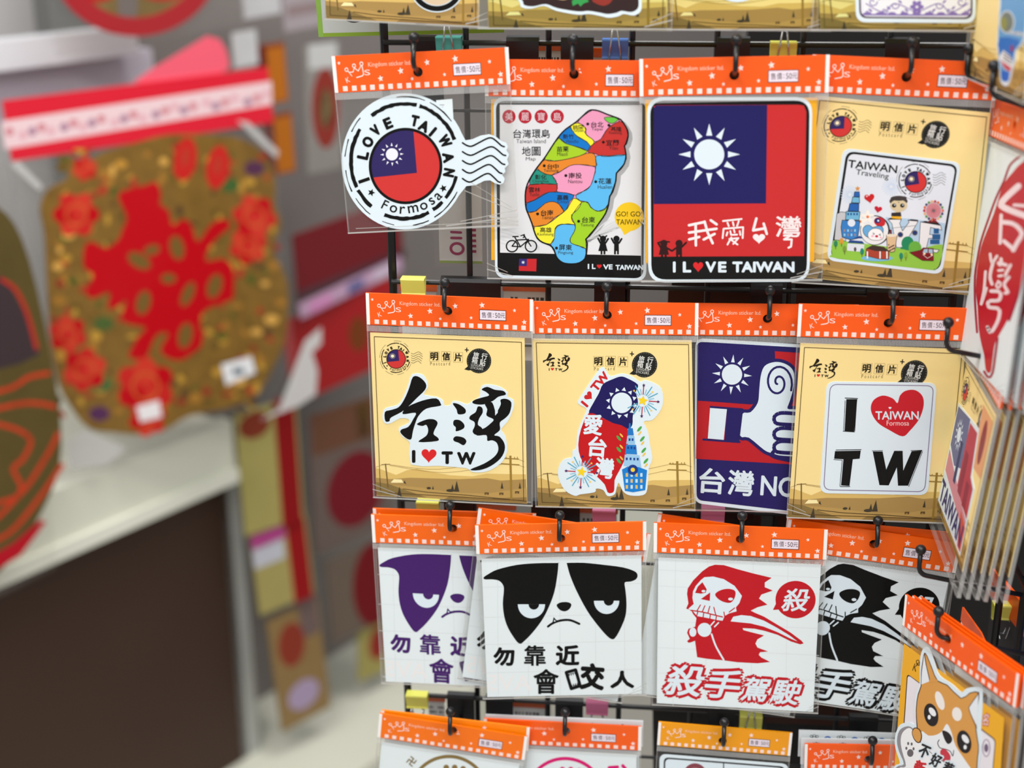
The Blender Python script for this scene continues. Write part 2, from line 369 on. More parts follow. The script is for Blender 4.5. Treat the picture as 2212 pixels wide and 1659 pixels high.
# measured cards: p centre, r turn/lean/roll in degrees, w h size in metres, q digitised corners
POSE = {
    'P11': {'p': [-0.0637, 1.091, 1.3557], 'r': [3.1, -0.9, 2.9], 'w': 0.133, 'h': 0.1355, 'q': [[716.2, 121.4], [1098.0, 101.1], [1120.1, 487.6], [752.8, 503.8]]},
    'P12': {'p': [0.0474, 1.0883, 1.332], 'r': [0.3, -0.3, -0.0], 'w': 0.1329, 'h': 0.1698, 'q': [[1047.1, 127.9], [1431.5, 130.2], [1418.3, 608.9], [1053.1, 600.9]]},
    'P13': {'p': [0.1658, 1.0626, 1.3369], 'r': [-0.7, -0.4, 1.8], 'w': 0.137, 'h': 0.1688, 'q': [[1381.1, 127.5], [1792.2, 117.7], [1775.5, 606.7], [1385.1, 608.2]]},
    'P14': {'p': [0.2847, 1.0589, 1.3337], 'r': [-1.5, -1.5, -1.9], 'w': 0.1332, 'h': 0.1718, 'q': [[1755.5, 117.2], [2160.8, 134.7], [2093.4, 633.1], [1709.0, 609.1]]},
    'P21': {'p': [-0.0496, 1.0894, 1.1458], 'r': [-1.8, 0.2, -0.3], 'w': 0.1342, 'h': 0.1776, 'q': [[790.5, 632.0], [1152.2, 646.0], [1150.8, 1093.0], [807.4, 1073.0]]},
    'P22': {'p': [0.0821, 1.0773, 1.1438], 'r': [-1.1, -0.8, 1.3], 'w': 0.1314, 'h': 0.1755, 'q': [[1146.5, 651.0], [1509.2, 654.3], [1502.4, 1102.7], [1156.9, 1093.0]]},
    'P23': {'p': [0.2042, 1.0763, 1.141], 'r': [-0.3, -0.5, 1.1], 'w': 0.1352, 'h': 0.1773, 'q': [[1476.5, 654.6], [1855.3, 657.9], [1829.8, 1109.5], [1469.8, 1100.3]]},
    'P24': {'p': [0.2882, 1.0525, 1.1445], 'r': [-0.6, -0.3, 0.2], 'w': 0.1341, 'h': 0.1799, 'q': [[1725.6, 655.8], [2113.2, 665.3], [2065.7, 1131.6], [1698.5, 1116.2]]},
    'P31': {'p': [-0.0496, 1.0995, 0.9568], 'r': [-0.9, -0.3, 1.0], 'w': 0.1398, 'h': 0.1629, 'q': [[801.9, 1110.3], [1155.7, 1121.7], [1163.2, 1489.5], [824.2, 1473.4]]},
    'P32a': {'p': [0.0323, 1.0845, 0.9602], 'r': [0.9, -0.0, -7.3], 'w': 0.1445, 'h': 0.1641, 'q': [[1033.5, 1096.4], [1405.8, 1152.6], [1343.6, 1518.4], [988.5, 1462.6]]},
    'P32': {'p': [0.0411, 1.0739, 0.9618], 'r': [5.7, 0.0, 1.4], 'w': 0.1409, 'h': 0.1645, 'q': [[1026.4, 1133.6], [1396.2, 1125.4], [1395.9, 1500.5], [1042.6, 1507.4]]},
    'P33': {'p': [0.1866, 1.0622, 0.9598], 'r': [-1.8, -0.4, 1.0], 'w': 0.1402, 'h': 0.1713, 'q': [[1412.5, 1128.3], [1788.3, 1143.0], [1766.7, 1540.6], [1408.3, 1520.1]]},
    'P34': {'p': [0.2865, 1.0597, 0.959], 'r': [-1.0, -2.2, -5.7], 'w': 0.1398, 'h': 0.1642, 'q': [[1703.5, 1120.3], [2077.5, 1172.6], [1996.1, 1553.7], [1638.5, 1499.5]]},
    'P41': {'p': [-0.0633, 1.087, 0.76], 'r': [-0.0, -0.1, -6.5], 'w': 0.132, 'h': 0.17, 'q': [[820.0, 1539.9], [1139.9, 1590.1], [1096.0, 1929.8], [790.6, 1879.5]]},
    'P41b': {'p': [-0.0577, 1.0904, 0.7636], 'r': [0.1, 0.1, -3.9], 'w': 0.132, 'h': 0.17, 'q': [[824.2, 1533.0], [1144.8, 1569.9], [1118.9, 1912.3], [812.8, 1874.3]]},
    'P42': {'p': [0.0425, 1.0868, 0.7605], 'r': [0.0, 0.0, 0.4], 'w': 0.139, 'h': 0.17, 'q': [[1045.0, 1551.0], [1386.0, 1568.0], [1379.7, 1914.6], [1053.5, 1894.3]]},
    'P42b': {'p': [0.0443, 1.0907, 0.7626], 'r': [0.8, 0.1, 0.5], 'w': 0.139, 'h': 0.17, 'q': [[1049.2, 1542.9], [1389.8, 1557.0], [1383.5, 1902.5], [1057.7, 1885.6]]},
    'P43': {'p': [0.1797, 1.067, 0.7774], 'r': [0.1, -0.0, -1.7], 'w': 0.1147, 'h': 0.15, 'q': [[1422.8, 1558.6], [1711.9, 1582.0], [1679.7, 1892.5], [1402.2, 1867.3]]},
    'P44': {'p': [0.3098, 1.048, 0.7708], 'r': [1.3, -0.1, 1.9], 'w': 0.118, 'h': 0.15, 'q': [[1738.6, 1606.0], [2043.4, 1611.1], [2021.1, 1925.7], [1728.4, 1917.9]]},
    'P44b': {'p': [0.3079, 1.0532, 0.7726], 'r': [0.5, -0.0, 2.2], 'w': 0.118, 'h': 0.15, 'q': [[1730.4, 1594.0], [2034.6, 1600.0], [2014.6, 1914.3], [1722.4, 1905.2]]},
    'P44c': {'p': [0.3069, 1.0584, 0.7762], 'r': [0.2, -0.0, 1.5], 'w': 0.12, 'h': 0.15, 'q': [[1725.7, 1577.0], [2034.2, 1587.0], [2009.7, 1900.7], [1713.4, 1887.8]]},
    'P31b': {'p': [-0.0486, 1.1054, 0.9596], 'r': [-0.7, -0.2, 0.9], 'w': 0.1397, 'h': 0.1632, 'q': [[805.6, 1097.5], [1158.0, 1108.5], [1165.0, 1475.7], [827.4, 1460.2]]},
    'P33a': {'p': [0.1803, 1.073, 0.9555], 'r': [1.3, -0.5, -7.0], 'w': 0.1434, 'h': 0.1713, 'q': [[1422.1, 1109.3], [1796.9, 1163.1], [1715.0, 1549.0], [1358.0, 1495.6]]},
    'P34b': {'p': [0.2913, 1.0652, 0.96], 'r': [-1.9, -0.5, -2.3], 'w': 0.1396, 'h': 0.1685, 'q': [[1700.0, 1116.7], [2076.3, 1150.5], [2017.5, 1538.8], [1659.1, 1501.0]]},
    'P01': {'p': [-0.072, 1.096, 1.5287], 'r': [0.5, -0.2, -3.1], 'w': 0.124, 'h': 0.172, 'q': [[701.9, -496.8], [1077.9, -480.2], [1056.2, 62.9], [700.9, 42.0]]},
    'P02': {'p': [0.0481, 1.0741, 1.5261], 'r': [-0.1, 0.1, -0.4], 'w': 0.142, 'h': 0.172, 'q': [[1028.1, -485.5], [1471.9, -488.7], [1451.5, 67.1], [1032.4, 62.0]]},
    'P03': {'p': [0.1709, 1.066, 1.5253], 'r': [0.2, 0.3, -0.3], 'w': 0.124, 'h': 0.172, 'q': [[1440.0, -487.3], [1835.8, -490.7], [1795.5, 68.4], [1422.4, 64.8]]},
    'P04': {'p': [0.279, 1.0495, 1.5256], 'r': [0.9, 0.5, -0.6], 'w': 0.124, 'h': 0.172, 'q': [[1791.6, -495.9], [2197.6, -496.7], [2132.4, 70.8], [1750.5, 65.5]]},
    'P00': {'p': [-0.0809, 1.1695, 1.5175], 'r': [0.1, -0.0, 1.6], 'w': 0.15, 'h': 0.18, 'q': [[647.4, -443.2], [1070.3, -462.2], [1089.5, 70.0], [688.5, 80.0]]},
    'W2': {'p': [0.3379, 0.9911, 1.1267], 'r': [-90.3, -5.3, -0.0], 'w': 0.118, 'h': 0.122, 'q': [[2084.9, 788.5], [2150.2, 906.8], [2076.9, 1242.9], [2021.1, 1096.8]]},
    'W3': {'p': [0.3263, 0.9258, 1.0104], 'r': [-63.7, -1.4, 2.0], 'w': 0.134, 'h': 0.026, 'q': [[1958.1, 1283.2], [2204.5, 1456.8], [2195.6, 1529.0], [1951.9, 1348.9]]},
    'W1': {'p': [0.3451, 0.9868, 1.2985], 'r': [-87.5, -2.7, 3.8], 'w': 0.138, 'h': 0.192, 'q': [[2145.5, 213.8], [2264.4, 252.1], [2173.7, 870.1], [2071.4, 759.7]]},
    'W0': {'p': [0.3309, 0.9912, 1.4866], 'r': [-84.0, -0.0, -0.0], 'w': 0.134, 'h': 0.16, 'q': [[2134.7, -342.5], [2281.2, -351.7], [2216.1, 226.1], [2085.0, 165.0]]},
    'fu': {'p': [-0.539, 2.1672, 0.9783], 'r': [40.7, -0.3, 2.1], 'w': 0.4115, 'h': 0.5562, 'q': [[3.9, 217.7], [578.0, 145.0], [648.9, 861.7], [132.0, 996.3]]},
    'ring': {'p': [-0.5265, 2.1863, 1.4558], 'r': [55.9, 2.8, 2.9], 'w': 0.3445, 'h': 0.2833, 'q': [[63.0, -337.8], [501.5, -360.3], [533.0, 54.2], [122.8, 124.3]]},
    'fish': {'p': [-0.7602, 1.8035, 0.8725], 'r': [62.5, 3.1, 2.2], 'w': 0.2948, 'h': 0.6261, 'q': [[-430.0, 454.4], [17.7, 346.6], [127.7, 1226.5], [-250.1, 1423.0]]},
    'lip': {'p': [-0.667, 1.9954, 0.6367], 'r': [79.3, -1.7, -11.1], 'w': 1.0359, 'h': 0.141, 'q': [[-396.7, 1185.8], [512.3, 890.6], [513.4, 1050.9], [-383.8, 1434.4]]},
    'brown': {'p': [-0.699, 2.0569, 0.243], 'r': [58.9, -3.6, -2.3], 'w': 0.7422, 'h': 0.5504, 'q': [[-321.0, 1388.6], [533.6, 1059.7], [585.3, 1648.2], [-197.5, 2106.8]]},
    'opack1': {'p': [-0.3959, 2.4255, 1.2344], 'r': [58.9, -0.5, 1.0], 'w': 0.0656, 'h': 0.1048, 'q': [[549.9, 94.6], [612.9, 85.1], [623.5, 221.5], [561.7, 233.6]]},
    'opack2': {'p': [-0.3921, 2.4307, 1.116], 'r': [58.2, -0.7, 0.7], 'w': 0.0661, 'h': 0.1093, 'q': [[565.6, 247.3], [628.2, 235.3], [638.8, 372.9], [577.3, 387.4]]},
    'rnd': {'p': [-0.3258, 2.5201, 1.1613], 'r': [60.7, 0.8, -1.4], 'w': 0.0889, 'h': 0.2323, 'q': [[655.7, 91.5], [732.3, 83.6], [738.1, 369.7], [664.0, 385.2]]},
    'red1': {'p': [-0.2938, 2.5569, 0.9049], 'r': [62.3, 0.5, 2.5], 'w': 0.3109, 'h': 0.1251, 'q': [[626.1, 505.7], [866.5, 419.4], [873.9, 556.3], [638.7, 653.8]]},
    'strip': {'p': [-0.2922, 2.5434, 0.8327], 'r': [60.3, 0.1, 5.9], 'w': 0.29, 'h': 0.0289, 'q': [[640.2, 659.5], [868.4, 550.6], [871.6, 581.5], [644.8, 692.4]]},
    'red2': {'p': [-0.3079, 2.5388, 0.7331], 'r': [53.9, 0.1, 5.8], 'w': 0.292, 'h': 0.1712, 'q': [[601.0, 693.5], [859.6, 588.3], [879.8, 767.2], [629.6, 882.9]]},
    'yel1': {'p': [-0.4347, 2.3721, 0.5477], 'r': [49.1, -1.5, -0.5], 'w': 0.1309, 'h': 0.2473, 'q': [[503.6, 885.9], [639.1, 848.6], [658.0, 1122.6], [527.1, 1167.6]]},
    'yel2': {'p': [-0.4264, 2.3836, 0.3456], 'r': [47.3, -1.2, 2.4], 'w': 0.1234, 'h': 0.173, 'q': [[536.0, 1153.1], [660.6, 1106.0], [680.7, 1284.8], [559.5, 1335.8]]},
    'yel3': {'p': [-0.411, 2.4044, 0.1221], 'r': [50.2, -0.9, 3.3], 'w': 0.1208, 'h': 0.2582, 'q': [[572.3, 1336.6], [685.7, 1282.7], [716.3, 1530.8], [607.5, 1589.7]]},
    'gry1': {'p': [-0.3148, 2.5663, 0.4507], 'r': [52.1, -0.3, -0.5], 'w': 0.2014, 'h': 0.301, 'q': [[659.4, 893.0], [836.5, 837.1], [847.1, 1140.4], [676.9, 1209.3]]},
    'gry2': {'p': [-0.3085, 2.5758, 0.1931], 'r': [51.1, -1.3, 0.0], 'w': 0.1673, 'h': 0.1916, 'q': [[699.1, 1208.4], [841.3, 1150.8], [851.6, 1333.6], [712.8, 1397.0]]},
    'gry3': {'p': [-0.2857, 2.6079, 0.0371], 'r': [52.3, -1.2, -3.8], 'w': 0.0996, 'h': 0.1209, 'q': [[771.1, 1360.6], [851.0, 1329.3], [850.8, 1443.1], [771.9, 1476.8]]},
    'pale1': {'p': [-0.4043, 2.4139, 1.3649], 'r': [60.0, 0.1, 2.7], 'w': 0.085, 'h': 0.0772, 'q': [[516.1, -61.5], [598.3, -73.4], [607.8, 30.7], [526.9, 45.2]]},
    'pale2': {'p': [-0.3464, 2.4919, 1.342], 'r': [61.1, 0.8, 2.2], 'w': 0.1036, 'h': 0.0877, 'q': [[604.4, -44.0], [696.5, -57.5], [703.9, 56.3], [613.3, 73.3]]},
    'pale3': {'p': [-0.4298, 2.3799, 1.2807], 'r': [60.3, 0.1, 1.4], 'w': 0.0543, 'h': 0.0591, 'q': [[498.9, 69.2], [551.8, 60.9], [558.3, 140.1], [506.0, 149.8]]},
}
_rect = {}
def rectifier(k):
    if k not in _rect: _rect[k] = homography(POSE[k]['q'], POSE[k]['w'], POSE[k]['h'])
    return _rect[k]
def frame_of(k, back=0.0):
    p = POSE[k]; R = orient(*p['r'])
    P = Vector(p['p']) - R.col[2] * back
    return Matrix.Translation(P) @ R.to_4x4()
def world_of(k, px, py, z=0.0):
    x, y = rectifier(k)(px, py)
    return frame_of(k) @ Vector((x, y, z))

# ---------------------------------------------------------------- the room
FLOOR = -0.2
tag(box('floor', -4, 4, -3, 6, FLOOR - 0.05, FLOOR, mat((176, 172, 162), 0.4, noise=0.06, scale=4)), kind='structure')
tag(box('wall_back', -4, 4, 5.0, 5.1, FLOOR, 3.0, mat((178, 176, 172), 0.7, noise=0.05, scale=3)), kind='structure')
tag(box('wall_left', -4.1, -4, -3, 5.1, FLOOR, 3.0, mat((184, 180, 176), 0.7, noise=0.05, scale=3)), kind='structure')

# ---------------------------------------------------------------- the wire rack
rack = empty('display_rack', Matrix.Translation(on_rack(0.15, 0, 0)))
tag(rack, 'tall black wire grid rack holding the sticker packages on hooks', 'rack')
def rod(name, a, b, r, parent=rack, n=8):
    M = parent.matrix_world.inverted()
    v, f = tube([M @ Vector(a), M @ Vector(b)], r, n)
    return mesh_obj(name, v, f, BLACK, parent, smooth=False)
bpy.context.view_layer.update()
PITCH = 0.0644
for k in range(8):
    s = -0.0989 + PITCH * k
    rod('wire_rod', on_rack(s, FLOOR + 0.03, -0.004), on_rack(s, 1.80, -0.004), 0.0024 if 0 < k < 7 else 0.0034)
RAILZ = [1.80, 1.617, 1.4248, 1.2322, 1.0365, 0.8408, 0.645, 0.45, 0.25, 0.05, FLOOR + 0.03]
for z in RAILZ:
    rod('wire_rail', on_rack(-0.0989, z, 0), on_rack(0.352, z, 0), 0.0022)
    rod('wire_rail', on_rack(-0.0989, z - 0.052, 0), on_rack(0.352, z - 0.052, 0), 0.0015) if 0.1 < z < 1.7 else None
# side wing standing at a right angle to the grid
for d in (0.03, 0.10, 0.17, 0.24):
    rod('wire_rod', on_rack(0.407, FLOOR + 0.03, d), on_rack(0.407, 1.80, d), 0.0032)
for z in RAILZ:
    rod('wire_rail', on_rack(0.403, z, -0.01), on_rack(0.403, z, 0.25), 0.0022)
rod('wire_rail', on_rack(0.352, 1.80, 0), on_rack(0.407, 1.80, 0.0), 0.003)
rod('wire_rail', on_rack(0.352, FLOOR + 0.03, 0), on_rack(0.407, FLOOR + 0.03, 0.0), 0.003)
for s in (-0.09, 0.345): rod('foot_bar', on_rack(s, FLOOR + 0.0135, -0.25), on_rack(s, FLOOR + 0.0135, 0.25), 0.0135)

BETA = math.radians(20); WD = RN * math.cos(BETA) + RZ * math.sin(BETA); SD = RZ * math.cos(BETA) - RN * math.sin(BETA)
WB = math.radians(10); WWD = -RU * math.cos(WB) + RZ * math.sin(WB)
def hook(label, X, d_hole, rail_z, plate=True, wing=False, reach=0.0215):
    """a peg hook whose wire passes through X, d_hole in front of its rail"""
    X = Vector(X)
    if wing: out, wd = -RU, WWD
    else: out, wd = RN, WD
    sd = RZ.copy() if wing else (RZ - wd * RZ.dot(wd)).normalized()
    o = empty('peg_hook', Matrix.Translation(X - wd * (d_hole / math.cos(WB if wing else BETA))))
    o0 = o.matrix_world.translation.copy()
    base = Vector((0, 0, 0)); tip = X + wd * reach - o0
    path = [base, tip - wd * 0.006]
    for k in range(1, 6):
        a = math.pi / 2 * k / 5
        path.append(tip - wd * 0.006 + wd * 0.006 * math.sin(a) + sd * 0.006 * (1 - math.cos(a)))
    path.append(tip + sd * 0.018)
    v, f = tube(path, 0.0019, 10)
    mesh_obj('peg_wire', v, f, BLACK, o, smooth=True)
    v, f = ball(tip + sd * 0.0205, 0.0041)
    mesh_obj('ball_tip', v, f, BLACK, o, smooth=True)
    if plate:
        s = (X - RO).dot(RU); c = on_rack(s, rail_z, 0.0035) - o0
        R = BASIS.to_4x4()
        pl = hook_plate_mesh(o, c)
    tag(o, label, 'hook', 'black peg hooks on the rack')
    return o
def hook_plate_mesh(parent, c):
    w = 0.0125; h0, h1 = 0.006, -0.045; v = []; 
    prof = [(h1, 0.0), (h1, 0.0022), (h0 - 0.004, 0.0022), (h0 - 0.001, 0.001), (h0, -0.004), (h0 - 0.006, -0.0075), (h0 - 0.007, -0.0065), (h0 - 0.0015, -0.003), (h0 - 0.003, 0.0)]
    n = len(prof)
    for sx in (-w, w):
        for (zz, dd) in prof: v.append(c + RU * sx + RZ * zz + RN * dd)
    f = [(i, (i + 1) % n, (i + 1) % n + n, i + n) for i in range(n)] + [tuple(range(n))[::-1], tuple(range(n, 2 * n))]
    return mesh_obj('hook_plate', v, f, BLACK, parent)
def bare_plate(label, s, z):
    o = empty('hook_holder', Matrix.Translation(on_rack(s, z, 0.0)))
    hook_plate_mesh(o, on_rack(s, z, 0.0035) - o.matrix_world.translation)
    p = [Vector((0, 0, -0.03)) + RN * 0.003, Vector((0, 0, -0.03)) + RN * 0.003 + WD * 0.018]
    v, f = tube(p, 0.0021, 8); mesh_obj('peg_stub', v, f, BLACK, o)
    tag(o, label, 'hook holder', 'black hook holders on the rails')

# ---------------------------------------------------------------- sticker packages
ORANGE = (255, 92, 4); PINKW = (255, 226, 218); WHITE = (227, 240, 250); INK = (17, 16, 15); NAVY = (34, 28, 92); RED = (212, 44, 48)
def header_art(w, h, hh, hc, brand=True, price=True, flip=False):
    top = h / 2
    T = lambda x, y: (-w / 2 + x / 1298 * w, top - y / 230 * hh)
    A = Art(T)
    A.rect(0, 0, 26, 230, (250, 246, 242), 1); A.rect(1272, 0, 1298, 230, (250, 246, 242), 1)
    for i in range(18): A.rect(63 + 67.3 * i, 190, 98 + 67.3 * i, 222, PINKW, 1)
    for (u, v, r) in ((.039, .195, 13), (.268, .67, 22), (.386, .49, 24), (.447, .72, 14), (.538, .30, 22), (.632, .65, 14), (.698, .24, 24), (.89, .365, 15), (.948, .72, 21)):
        A.star(u * 1298, v * 230, r, PINKW, 1, rot=-8)
    A.t('K', 105, 152, 34, PINKW, 2, b=-0.005, rot=-18)
    for (x, y) in ((102, 88), (160, 66), (216, 56)): A.ring(x, y, 11, 11, 6, PINKW, 2, n=20)
    A.line([(112, 98), (122, 106), (150, 104), (160, 78), (188, 100), (212, 68)], 6, PINKW, 2)
    A.line([(118, 104), (138, 130)], 5, PINKW, 2)
    A.line([(219, 68), (226, 122), (214, 132), (172, 140)], 7, PINKW, 2)
    A.t('S', 254, 112, 34, PINKW, 2, w=42)
    A.t('Kingdom sticker ltd.', 424, 68, 36, (255, 205, 180), 2, w=318)
    return A, T
def price_art(T):
    A = Art(T)
    A.quad([(885, 86), (1091, 86), (1091, 162), (885, 162)], (35, 20, 30), 1)
    A.quad([(889, 90), (1087, 90), (1087, 158), (889, 158)], (240, 226, 236), 2)
    for i, ch in enumerate('售價'): A.t(ch, 920 + 42 * i, 124, 42, (60, 45, 55), 3, w=34)
    A.t(':', 992, 124, 24, (60, 45, 55), 3)
    A.t('50', 1026, 124, 36, (60, 45, 55), 3, w=40); A.t('元', 1066, 124, 36, (60, 45, 55), 3, w=36)
    return A
def film_sheet(x0, x1, y0, y1, z, amp, nx=10, ny=12, seed=0):
    rnd = random.Random(seed); v = []; f = []
    a = [rnd.uniform(0, 6.28) for _ in range(4)]
    for j in range(ny + 1):
        for i in range(nx + 1):
            u = i / nx; t = j / ny
            e = min(1, 8 * min(u, 1 - u, t, 1 - t))
            zz = z + amp * e * (0.35 + 0.3 * math.sin(5 * u + a[0] + 3 * t) * math.sin(4 * t + a[1]) + 0.2 * math.sin(11 * u - 7 * t + a[2]))
            v.append((x0 + (x1 - x0) * u, y0 + (y1 - y0) * t, zz))
    for j in range(ny):
        for i in range(nx):
            k = j * (nx + 1) + i; f.append((k, k + 1, k + nx + 2, k + nx + 1))
    return v, f
_rib = {}
def package(key, label, hh, hole=None, hc=ORANGE, name='sticker_package', cat='sticker pack', group='sticker packages hung on the rack', back=0.0, price=True, bottom_fold=0.22, fold_side=1, hole_xy=None):
    p = POSE[key]; w, h = p['w'], p['h']
    root = empty(name, frame_of(key, back)); tag(root, label, cat, group)
    hx, hy = (rectifier(key)(*hole) if hole else (0.0, h / 2 - hh * 0.5))
    if hole_xy: hx, hy = hole_xy
    hr = 0.0036
    out = [(-w / 2, h / 2), (-w / 2, h / 2 - hh), (w / 2, h / 2 - hh), (w / 2, h / 2)]
    out[3] = (w / 2, h / 2 - 0.0004)
    hol = [(hx + hr * math.cos(a), hy + hr * math.sin(a)) for a in [2 * math.pi * k / 18 for k in range(18)]]
    hd = solid('header_card', out, -0.0009, 0.0011, mat(hc, 0.38, 0.45, noise=0.03, scale=90), root, [hol])
    A, T = header_art(w, h, hh, hc)
    # keep the print clear of the punched hole
    A = clear_hole(A, hx, hy, hr)
    A.build('header_print', hd, 0.0011)
    if price: price_art(T).build('price_label', hd, 0.00125)
    yb = h / 2 - hh; y0 = -h / 2
    v1, f1 = film_sheet(-w / 2, w / 2, y0, yb, 0.0016, 0.0010, seed=hash(key) % 97 if False else sum(map(ord, key)))
    bag = mesh_obj('bag_front', v1, f1, FILM, root, smooth=True)
    mesh_obj('bag_back', [(-w / 2, y0, -0.0011), (w / 2, y0, -0.0011), (w / 2, yb, -0.0011), (-w / 2, yb, -0.0011)], [(0, 1, 2, 3)], FILM_BACK, root)
    e = 0.0008
    v = []; f = []
    for (xa, xb, ya, yb2) in ((-w / 2, -w / 2 + e, y0, yb), (w / 2 - e, w / 2, y0, yb), (-w / 2, w / 2, y0, y0 + e)):
        k = len(v); z = 0.0018
        v += [(xa, ya, z), (xb, ya, z), (xb, yb2, z), (xa, yb2, z), (xa, ya, -0.0012), (xb, ya, -0.0012), (xb, yb2, -0.0012), (xa, yb2, -0.0012)]
        f += [(k, k + 1, k + 2, k + 3), (k, k + 4, k + 5, k + 1), (k, k + 3, k + 7, k + 4), (k + 1, k + 5, k + 6, k + 2)]
    mesh_obj('bag_seam', v, f, SEAM, bag)
    # heat-sealed ridges under the header
    n = int(w / 0.00105); v = []; f = []
    for i in range(n):
        x = -w / 2 + (i + 0.2) * w / n; k = len(v); d = 0.55 * w / n
        v += [(x, yb - 0.0052, 0.0022), (x + d, yb - 0.0052, 0.0022), (x + d, yb - 0.0002, 0.0022), (x, yb - 0.0002, 0.0022)]; f.append((k, k + 1, k + 2, k + 3))
    mesh_obj('seal_ridges', v, f, RIB, bag)
    if bottom_fold:
        fold_glints(bag, w, y0, fold_side, bottom_fold)
    root['hole_xy'] = (hx, hy)
    return root, rectifier(key)
def fold_glints(bag, w, y0, side, k):
    v = []; f = []; L = w * 0.35 * k * 2
    for (xa, ya, xb, yb, t) in ((-w / 2, y0 + 0.0006, w / 2, y0 + 0.0016, 0.0006), (side * w / 2, y0 + 0.008, side * (w / 2 - L), y0 + 0.003, 0.0005), (side * w / 2, y0 + 0.013, side * (w / 2 - L * .8), y0 + 0.006, 0.00035)):
        i = len(v); v += [(xa, ya - t, 0.0027), (xb, yb - t, 0.0027), (xb, yb + t, 0.0030), (xa, ya + t, 0.0030)]; f.append((i, i + 1, i + 2, i + 3))
    if k >= .55:
        for (xa, ya, xb, yb, t) in ((side * w * .2, y0 + .030, side * (w / 2 - .002), y0 + .012, .0004), (side * w * .24, y0 + .036, side * (w / 2 - .004), y0 + .015, .0003), (side * (w / 2 - .022), y0 + .009, side * w / 2, y0 + .004, .0008), (-side * w * .45, y0 + .004, side * w * .4, y0 + .0045, .0003)):
            i = len(v); v += [(xa, ya - t, .0027), (xb, yb - t, .0027), (xb, yb + t, .0030), (xa, ya + t, .0030)]; f.append((i, i + 1, i + 2, i + 3))
    mesh_obj('bag_fold_glint', v, f, FOLD_GLINT, bag)  # bag folds drawn as whitened strips, painted highlights
def clear_hole(A, hx, hy, hr):
    B = Art(A.T)
    keep = [i for i, t in enumerate(A.f) if min(math.hypot(A.v[j][0] - hx, A.v[j][1] - hy) for j in t) > hr * 1.02]
    B.v = A.v; B.f = [A.f[i] for i in keep]; B.c = [A.c[i] for i in keep]
    return B
def local(T, fr, pts): return [T(fr[0] + x / fr[2], fr[1] + y / fr[2]) for x, y in pts]
def rounded(q, r, k=6):
    A = Art(); pts = []
    for i in range(4):
        p, a, b = q[i], q[i - 1], q[(i + 1) % 4]
        la = math.hypot(a[0] - p[0], a[1] - p[1]); lb = math.hypot(b[0] - p[0], b[1] - p[1])
        A_ = (p[0] + (a[0] - p[0]) * r / la, p[1] + (a[1] - p[1]) * r / la); B_ = (p[0] + (b[0] - p[0]) * r / lb, p[1] + (b[1] - p[1]) * r / lb)
        for j in range(k + 1):
            t = j / k; pts.append((A_[0] * (1 - t) ** 2 + 2 * p[0] * t * (1 - t) + B_[0] * t * t, A_[1] * (1 - t) ** 2 + 2 * p[1] * t * (1 - t) + B_[1] * t * t))
    return pts
CARD = mat((254, 227, 156), 0.55, 0.3, noise=0.015, scale=30)
PAPER = mat((234, 243, 247), 0.5, 0.3)
VINYL = mat((230, 243, 252), 0.3, 0.45)

